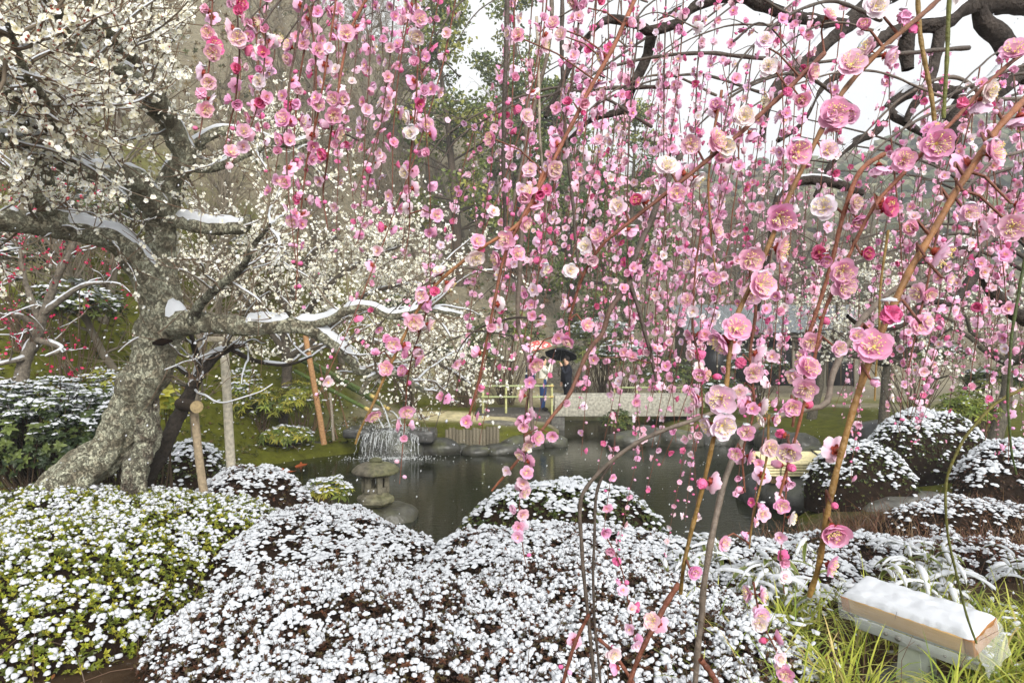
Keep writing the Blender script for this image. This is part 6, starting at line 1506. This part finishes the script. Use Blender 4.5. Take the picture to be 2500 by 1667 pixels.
snow_o = link('snow_cap', MB().addt(tiltx([(V, np.stack([i, i + 1, i + nx_ + 1, i + nx_], -1), np.ones((len(V), 3)), 0)], ta, piv)).mesh('snow_cap', M['snow']), ss)
# plastic bag drawn over the box, its loose end hanging past the right side
A, B = np.meshgrid(np.linspace(-.325, .33, 40), np.linspace(0, 1, 10)); wr = (fbm(np.stack([A.ravel() * 8, B.ravel() * 4, 0 * A.ravel()], -1), 1.5, 12).reshape(A.shape) - .5) * .018
V = np.stack([A, -.106 - .010 * B - np.abs(wr) * .8, zb + .082 - B * (.125 + .02 * np.sin(A * 9))], -1).reshape(-1, 3); i = (np.arange(9)[:, None] * 40 + np.arange(39)[None]).ravel(); sp([(V, np.stack([i, i + 1, i + 41, i + 40], -1), np.ones((len(V), 3)), 0)], 'plastic_cover', 'film')
A, B = np.meshgrid(np.linspace(0, 1, 12), np.linspace(0, 1, 12)); wr = (fbm(np.stack([A.ravel() * 4, B.ravel() * 4, 0 * A.ravel()], -1), 1.5, 13).reshape(A.shape) - .5) * .03
V = np.stack([.318 + .03 * B + wr, -.10 + A * .22, zb + .082 - B * .17], -1).reshape(-1, 3); i = (np.arange(11)[:, None] * 12 + np.arange(11)[None]).ravel(); sp([(V, np.stack([i, i + 1, i + 13, i + 12], -1), np.ones((len(V), 3)), 0)], 'plastic_cover', 'film')

# ================================================================== LEAFY SHRUBS
def leafy(name, label, ctr, rad, nros, L, w, cols, snowp, seed, up=.35, n=7, cat='shrub', droop=None, hang=0.0, zmin=-.2, ssz=.6, group=None, lt=None):
    g = np.random.default_rng(seed); ctr = np.array(ctr, float); gz = Hs(ctr[0], ctr[1])
    t = thing(name, label, cat, (ctr[0], ctr[1], gz), 0, group)
    d = norm(g.normal(size=(nros, 3))); d[:, 2] = np.where(d[:, 2] < zmin, -d[:, 2] * .5, d[:, 2])
    pos = ctr + d * np.array(rad) * np.power(g.uniform(.25, 1, (nros, 1)), .35) * (1 + .25 * (fbm(d * 2 + seed, 1.5, seed)[:, None] - .5))
    rt = zrot(norm(d * .8 + [0, 0, .9] + g.normal(0, .2, d.shape)), g); s = L * g.uniform(.65, 1.2, nros)
    col = np.array(cols)[g.integers(0, len(cols), nros)] * g.uniform(.65, 1.3, (nros, 1))
    lb = MB()
    for v in range(3):
        q = np.arange(nros) % 3 == v; lb.scatter(rosette_t((1, 1, 1), n, 1, w, up, seed=seed + v, lt=lt), pos[q], rt[q], s[q], col[q])
    under(lb.build('leaves', M['leaf'], None, kind='stuff', smooth=False), t)
    ns = max(4, nros // 9); i = g.integers(0, nros, ns); foot = np.array([ctr[0], ctr[1], gz - .05]) + g.normal(0, .12, (ns, 3)) * [1, 1, 0]
    st = np.stack([foot, foot * .5 + pos[i] * .5 + g.normal(0, .06, (ns, 3)), pos[i]], 1); under(MB().addt(tubes(st, np.array([[.014, .009, .004]]) * np.ones((ns, 1)), 5, lin(84, 70, 54))).build('stems', M['twig'], None, kind='stuff'), t)
    if snowp > 0:
        q = (g.random(nros) < snowp * np.clip(d[:, 2] * 1.4 + .25, 0, 1)); sb = MB(); k = np.where(q)[0]
        for v in range(5):
            kk = k[np.arange(len(k)) % 5 == v]
            # lobed cap: snow along each leaf of the rosette
            a = g.uniform(0, 6.28)
            for m in range(4):
                an = a + m * 1.57 + g.uniform(-.3, .3, len(kk)); off = np.stack([np.cos(an), np.sin(an), np.full(len(kk), .12)], -1) * (s[kk] * .45)[:, None]
                rr = zrot(norm(np.tile([0, 0, 1.0], (len(kk), 1)) + off * 5 + g.normal(0, .28, (len(kk), 3))), g, an); sc3 = np.stack([s[kk] * .38 * ssz, s[kk] * .25 * ssz, s[kk] * .16 * ssz], -1) * g.uniform(.6, 1.2, (len(kk), 1))
                sb.scatter((DOMES_LO if ctr[1] > 12 else DOMES)[(v + m) % 8], pos[kk] + off + [0, 0, .012], rr, sc3)
        under(sb.build('snow_cover', M['snow'], None, kind='stuff'), t)
    return t
cam_g = [lin(58, 72, 38), lin(78, 92, 46), lin(44, 58, 34), lin(100, 112, 58)]
rho = [lin(150, 152, 62), lin(122, 134, 56), lin(96, 112, 48), lin(168, 160, 66)]
q = at(90, 1010, 8.0); leafy('camellia_bush', 'broad dark evergreen bush heaped with snow beside the old plum trunk', (q[0], 8.2, 1.55), (1.2, .75, .62), 1500, .085, .55, cam_g, 1.0, 701, .3, 6, 'bush', ssz=1.25, zmin=-.75)
q = at(270, 930, 9.0); leafy('evergreen_shrub', 'snowy leafy shrub between the moss slope and the old trunk', (q[0], 9.1, 1.9), (.5, .4, .38), 300, .08, .5, rho, .8, 702, .3, 6, ssz=1.1)
q = at(385, 985, 7.2); leafy('broadleaf_plant', 'bright yellow-green broad-leaved plant behind the trunk fork', (q[0], 7.3, 1.85), (.2, .2, .32), 34, .13, .55, [lin(190, 190, 60), lin(160, 176, 60), lin(206, 200, 84)], .2, 703, .3, 6, 'plant')
for k, (u, v, d, rx, rz_, lab) in enumerate([(640, 1000, 15.8, .85, .62, 'yellow-green rhododendron standing at the pond corner'), (730, 985, 16.0, .55, .55, 'rhododendron with drooping leaves next to the timber prop'), (590, 960, 16.2, .5, .7, 'taller rhododendron dusted with snow behind the pale grey post'), (700, 1065, 15.3, .6, .25, 'low mossy shrub trailing into the pond')]):
    q = at(u, v, d); leafy('rhododendron', lab, (q[0], d, q[2]), (rx, .5, rz_), 170, .17, .22, rho, .25 if k != 2 else .7, 710 + k, .05, 8, ssz=.8)
q = at(800, 1190, 7.6); leafy('small_rhododendron', 'small round rhododendron with snow on its drooping leaves at the water edge', (q[0], 7.6, q[2] - .05), (.26, .24, .17), 120, .085, .26, rho, .95, 720, .1, 8, ssz=1.1)
q = at(2400, 1030, 11.5); leafy('evergreen_shrub', 'yellow-green glossy shrub between the two snowy mounds', (q[0], 11.9, 1.35), (.55, .4, .45), 240, .11, .3, [lin(132, 140, 52), lin(104, 120, 46)], .2, 721, .4, 7)
for k, (u, v, d, rx, rz_, sp_, lab) in enumerate([(1130, 880, 22, 1.3, .9, .05, 'green bamboo thicket behind the visitors'), (1230, 830, 23.5, 1.5, 1.3, .05, 'tall green shrub rising behind the patterned umbrella'), (1420, 880, 24, 1.2, .9, .0, 'dark green shrub beside the visitor in black'), (1470, 820, 25, 1.3, .7, .9, 'round shrub with a smooth snow cap above the bridge'),
                                                  (1520, 880, 23.8, 1.2, .7, .85, 'snow-dusted round bush behind the stone bridge'), (1505, 1035, 19.3, .5, .4, .0, 'brown-green tuft hanging over the bridge opening'), (1640, 930, 23, 1.3, .8, .1, 'green shrub along the far bamboo railing'), (1760, 960, 20, .9, .5, .3, 'low green shrub on the far bank near the house'),
                                                  (1850, 900, 22, 1.0, .7, .6, 'snow-tipped shrub in front of the garden house'), (150, 450, 17, 1.6, 1.0, .7, 'grey-green snowy shrub high on the slope'), (230, 520, 15, 1.2, .7, .7, 'snowy shrub on the slope behind the split limb'), (620, 640, 19, 1.3, .8, .5, 'snow-dusted shrub under the leafless trees'),
                                                  (60, 650, 13, 1.0, .9, .75, 'snow-laden dark shrub behind the red plum'), (180, 760, 12.5, .9, .6, .7, 'snowy dark shrub above the moss bank'), (1000, 760, 21, 1.3, .8, .2, 'olive shrub behind the far white plum'), (2230, 870, 18, 1.4, .5, .9, 'low hedge with snow beyond the bright moss'), (2420, 940, 15, .7, .4, .3, 'green shrub beside the far plum trunk')]):
    q = at(u, v, d); gz = Hs(q[0], d); leafy('garden_shrub', lab, (q[0], d, max(q[2], gz + rz_ * .5)), (rx, rx * .8, rz_), int(260 * rx), .17, .34, [lin(92, 104, 50), lin(72, 88, 42), lin(116, 120, 60), lin(60, 70, 38)], sp_, 730 + k, .4, 6, ssz=1.0, lt=leaf2_t)

# ================================================================== GRASSES
gg = np.random.default_rng(91)
def blades(base, L, az, el, bend, w, col, n=6):
    """flat arching blades -> template list"""
    N = len(base); t = np.linspace(0, 1, n)
    e = el[:, None] - bend[:, None] * t[None] ; st = (L / (n - 1))[:, None]
    dx = np.cumsum(np.cos(e) * st, 1); dz = np.cumsum(np.sin(e) * st, 1); dx = np.concatenate([np.zeros((N, 1)), dx[:, :-1]], 1); dz = np.concatenate([np.zeros((N, 1)), dz[:, :-1]], 1)
    ctr = base[:, None] + np.stack([dx * np.cos(az)[:, None], dx * np.sin(az)[:, None], dz], -1)
    side = np.stack([-np.sin(az), np.cos(az), np.zeros(N)], -1)[:, None]
    ww = (w[:, None] * np.sin(np.clip(t * .86 + .14, 0, 1) * np.pi)[None] ** .7)[..., None] * .5
    V = np.stack([ctr - side * ww, ctr + side * ww], 2).reshape(-1, 3)
    i = (np.arange(N)[:, None] * n * 2 + np.arange(n - 1)[None] * 2).ravel()
    return V, np.stack([i, i + 1, i + 3, i + 2], -1), np.repeat(col, n * 2, 0), ctr
N = 3400
cx = gg.uniform(.75, 3.3, 130); cy = gg.uniform(2.3, 4.35, 130); ok = ((cx - 1.95) ** 2 + (cy - 3.3) ** 2 > .05) & (cx / cy * F + 1250 > 1640 + 60 * gg.random(130)); cx, cy = cx[ok], cy[ok]
ci = gg.integers(0, len(cx), N); b = np.stack([cx[ci], cy[ci], 0 * cx[ci]], -1) + gg.normal(0, .05, (N, 3)) * [1, 1, 0]; b[:, 2] = H(b[:, 0], b[:, 1]) - .01
# keep the foot of the stand clear
col = np.array([lin(186, 190, 78), lin(158, 170, 62), lin(206, 204, 104), lin(122, 142, 54), lin(196, 176, 110)])[gg.choice(5, N, p=[.32, .28, .16, .16, .08])] * gg.uniform(.75, 1.15, (N, 1))
V, Fc, C, ctr = blades(b, gg.uniform(.22, .46, N), gg.uniform(0, 6.28, N), gg.uniform(1.0, 1.5, N), gg.uniform(.8, 2.2, N), gg.uniform(.005, .011, N), col, 7)
tag(MB().add(V, Fc, C).build('ornamental_grass', M['leaf'], kind='stuff', smooth=False), 'bright yellow-green arching grass around the sign stand', 'grass')
# snow caught on the grass
k = gg.choice(N, 520, replace=False); k = k[(ctr[k, 3, 1] > 3.1)]; sbm = MB()
for v in range(8):
    q = k[np.arange(len(k)) % 8 == v]; az = gg.uniform(0, 6.28, len(q)); s = gg.uniform(.010, .026, len(q))
    sbm.scatter(DOMES[v], ctr[q, 4], zrot(norm(np.tile([0, 0, 1.0], (len(q), 1)) + gg.normal(0, .2, (len(q), 3))), gg, az), np.stack([s * 1.9, s * .8, s * .6], -1))
tag(sbm.build('snow_on_grass', M['snow'], kind='stuff'), 'clots of snow lying on the bright grass', 'snow')

# broad-leaved bamboo grass, every leaf by itself, bowed under snow
def sasa_mesh(seed):
    g = np.random.default_rng(seed); n = 9; t = np.linspace(0, 1, n); bend = g.uniform(.9, 1.9); e = g.uniform(.2, .6) - bend * t
    x = np.concatenate([[0], np.cumsum(np.cos(e[:-1]))]) / (n - 1); z = np.concatenate([[0], np.cumsum(np.sin(e[:-1]))]) / (n - 1)
    w = .075 * np.sin(np.clip(t * .93 + .07, 0, 1) * np.pi) ** .6
    V = np.stack([np.stack([x, s * w, z + .25 * np.abs(s) * w], -1) for s in (-1, -.72, 0, .72, 1)], 1).reshape(-1, 3)
    i = (np.arange(n - 1)[:, None] * 5 + np.arange(4)[None]).ravel(); gcol, pale = lin(108, 122, 56), lin(208, 198, 140)
    C = np.tile(np.array([pale, gcol, gcol * .9, gcol, pale]), (n, 1))
    leaf = MB().add(V, np.stack([i, i + 1, i + 6, i + 5], -1), C).mesh('leaf', M['leaf'])
    ax = resample(np.stack([x, 0 * x, z + .008], -1), 30); sm_ = MB(); T = norm(np.gradient(ax, axis=0)); side = np.tile([0, 1.0, 0], (30, 1)); upv = norm(np.cross(T, side)); upv *= np.sign(upv[:, 2:3] + 1e-9)
    kk = sm((vnoise(ax * [7, 1, 7] + seed, 1.3, seed) - .22) * 4) * sm((np.linspace(0, 1, 30) - .04) * 9) * sm((1 - np.linspace(0, 1, 30)) * 7); a = np.linspace(0, np.pi, 7)
    ww = np.interp(np.linspace(0, 1, 30), t, w) * .95 * (.25 + .75 * kk) * (1 + .25 * (vnoise(ax, 30, 5) - .5)); th = .055 * kk
    SV = ax[:, None] + np.cos(a)[None, :, None] * ww[:, None, None] * side[:, None] + np.sin(a)[None, :, None] * th[:, None, None] * upv[:, None]
    i = (np.arange(29)[:, None] * 7 + np.arange(6)[None]).ravel(); i = i[kk[i // 7] > .08]
    return leaf, sm_.add(SV.reshape(-1, 3), np.stack([i, i + 1, i + 8, i + 7], -1), (1, 1, 1)).mesh('leaf_snow', M['snow'])
SS = [sasa_mesh(k) for k in range(7)]
spots = [(gg.uniform(1640, 2560), gg.uniform(4.0, 5.15)) for _ in range(30)]
for k, (u, d) in enumerate(spots):
    x = (u - 1250) / F * d; z = Hs(x, d)
    t = thing('bamboo_grass', 'clump of striped bamboo grass bowed under snow behind the sign stand', 'bamboo grass', (x, d, z), 0, 'clumps of snowy bamboo grass')
    sb = MB(); tops = []
    for m in range(4):
        a = gg.uniform(0, 6.28); h = gg.uniform(.22, .42); e = np.array([.10 * math.cos(a), .10 * math.sin(a), h]); tops.append(e); sb.addt(tubes(np.array([[0, 0, -.03], e * .5 + [0, 0, .05], e])[None], np.array([[.003, .0025, .0015]]), 5, lin(120, 116, 62)))
    link('stems', sb.mesh('stems', M['twig']), t)
    for m in range(9):
        e = tops[m % 4] * gg.uniform(.65, 1.0); lf, sn = SS[gg.integers(0, 7)]
        o = link('leaf', lf, t); s = gg.uniform(.17, .30); o.location = tuple(e); o.rotation_euler = (gg.normal(0, .2), gg.normal(0, .2), gg.uniform(0, 6.28)); o.scale = (s, s * gg.uniform(.8, 1.2), s)
        if gg.random() < .8: q = link('leaf_snow', sn, o)

# dead leaves and twigs on the near ground
N = 2000; x = gg.uniform(-3.2, 3.6, N); y = gg.uniform(1.9, 7.5, N); z = H(x, y) + gg.uniform(.002, .02, N)
col = np.array([lin(120, 70, 36), lin(142, 92, 48), lin(92, 62, 40), lin(110, 104, 50)])[gg.integers(0, 4, N)] * gg.uniform(.6, 1.2, (N, 1))
lb = MB().scatter(leaf_t((1, 1, 1), 1, .5, .2), np.stack([x, y, z], -1), zrot(norm(np.tile([0, 0, 1.0], (N, 1)) + gg.normal(0, .4, (N, 3))), gg), gg.uniform(.03, .06, N), col)
N = 900; x = gg.uniform(-3.0, 3.6, N); y = gg.uniform(1.9, 6.5, N); st = np.stack([x, y, H(x, y)], -1); tw = grow(st, gg.normal(0, .6, (N, 3)) * [1, 1, .3] + [0, 0, .8], gg.uniform(.1, .45, N), 5, .3, (0, 0, 0), 93)
lb.addt(tubes(tw, np.array([[.003, .0026, .002, .0016, .001]]) * np.ones((N, 1)), 4, np.stack([lin(112, 88, 70)] * N) * gg.uniform(.6, 1.2, (N, 1))))
N = 2200; x = gg.uniform(2.6, 6.2, N); y = gg.uniform(5.6, 8.9, N); ok = pond_sd(x, y) > .3; x, y = x[ok], y[ok]; N = len(x); st = np.stack([x, y, H(x, y)], -1); tw = grow(st, gg.normal(0, .5, (N, 3)) * [1, 1, .3] + [0, 0, 1], gg.uniform(.1, .4, N), 5, .3, (0, 0, 0), 94)
lb.addt(tubes(tw, np.array([[.004, .0035, .003, .002, .0012]]) * np.ones((N, 1)), 3, np.array([lin(120, 78, 56), lin(132, 104, 72), lin(92, 66, 50)])[gg.integers(0, 3, N)]))
tag(lb.build('leaf_litter', M['leaf'], kind='stuff', smooth=False), 'fallen brown leaves and dead twigs on the soil under the bushes', 'leaf litter')
# fallen petals on the wet ground by the stand
N = 160; x = gg.uniform(1.9, 3.6, N); y = gg.uniform(2.2, 3.6, N); pm = MB().scatter(leaf_t((1, 1, 1), 1, .8, .1), np.stack([x, y, H(x, y) + .012], -1), zrot(norm(np.tile([0, 0, 1.0], (N, 1)) + gg.normal(0, .3, (N, 3))), gg), gg.uniform(.008, .016, N), np.stack([lin(252, 214, 228)] * N))
tag(pm.build('fallen_petals', M['petal'], kind='stuff', smooth=False), 'pale pink petals scattered on the wet soil beside the sign stand', 'petals')

# ================================================================== FALLING SNOW
N = 7000; d = 2.0 + 17 * gg.uniform(0, 1, N) ** .8; u = gg.uniform(-300, 2800, N); v = gg.uniform(-250, 1500, N)
pos = np.stack([(u - 1250) / F * d, d, CAMZ - (v - 833.5) / F * d], -1); ok = pos[:, 2] > 0.1; pos = pos[ok]; n = len(pos)
V = np.array([[1, 0, 0], [-1, 0, 0], [0, 1, 0], [0, -1, 0], [0, 0, 1.5], [0, 0, -1.5]], float); Fc = np.array([[0, 2, 4], [2, 1, 4], [1, 3, 4], [3, 0, 4], [2, 0, 5], [1, 2, 5], [3, 1, 5], [0, 3, 5]])
tag(MB().scatter([(V, Fc, np.ones((6, 3)), 0)], pos, zrot(norm(np.array([[.35, 0, 1.0]]) + gg.normal(0, .15, (n, 3))), gg), gg.uniform(.0025, .0058, n)).build('falling_snow', M['snow'], kind='stuff'), 'snowflakes falling through the air over the pond', 'snow')

# ================================================================== AIR
hz = MB().addt(box(-175, 260, -60, 235, -2.0, 66, (1, 1, 1))).build('haze', [], smooth=False); hz['kind'] = 'stuff'; hz['label'] = 'thin snowy haze hanging in the air'; hz['category'] = 'haze'
hm_ = bpy.data.materials.new('haze'); hm_.use_nodes = True; hm_.node_tree.nodes.clear(); _o = hm_.node_tree.nodes.new('ShaderNodeOutputMaterial'); _v = hm_.node_tree.nodes.new('ShaderNodeVolumePrincipled')
_v.inputs['Color'].default_value = (.92, .95, 1, 1); _v.inputs['Density'].default_value = 0.0026; _v.inputs['Anisotropy'].default_value = 0.2
hm_.node_tree.links.new(_v.outputs[0], _o.inputs['Volume']); hz.data.materials.append(hm_)
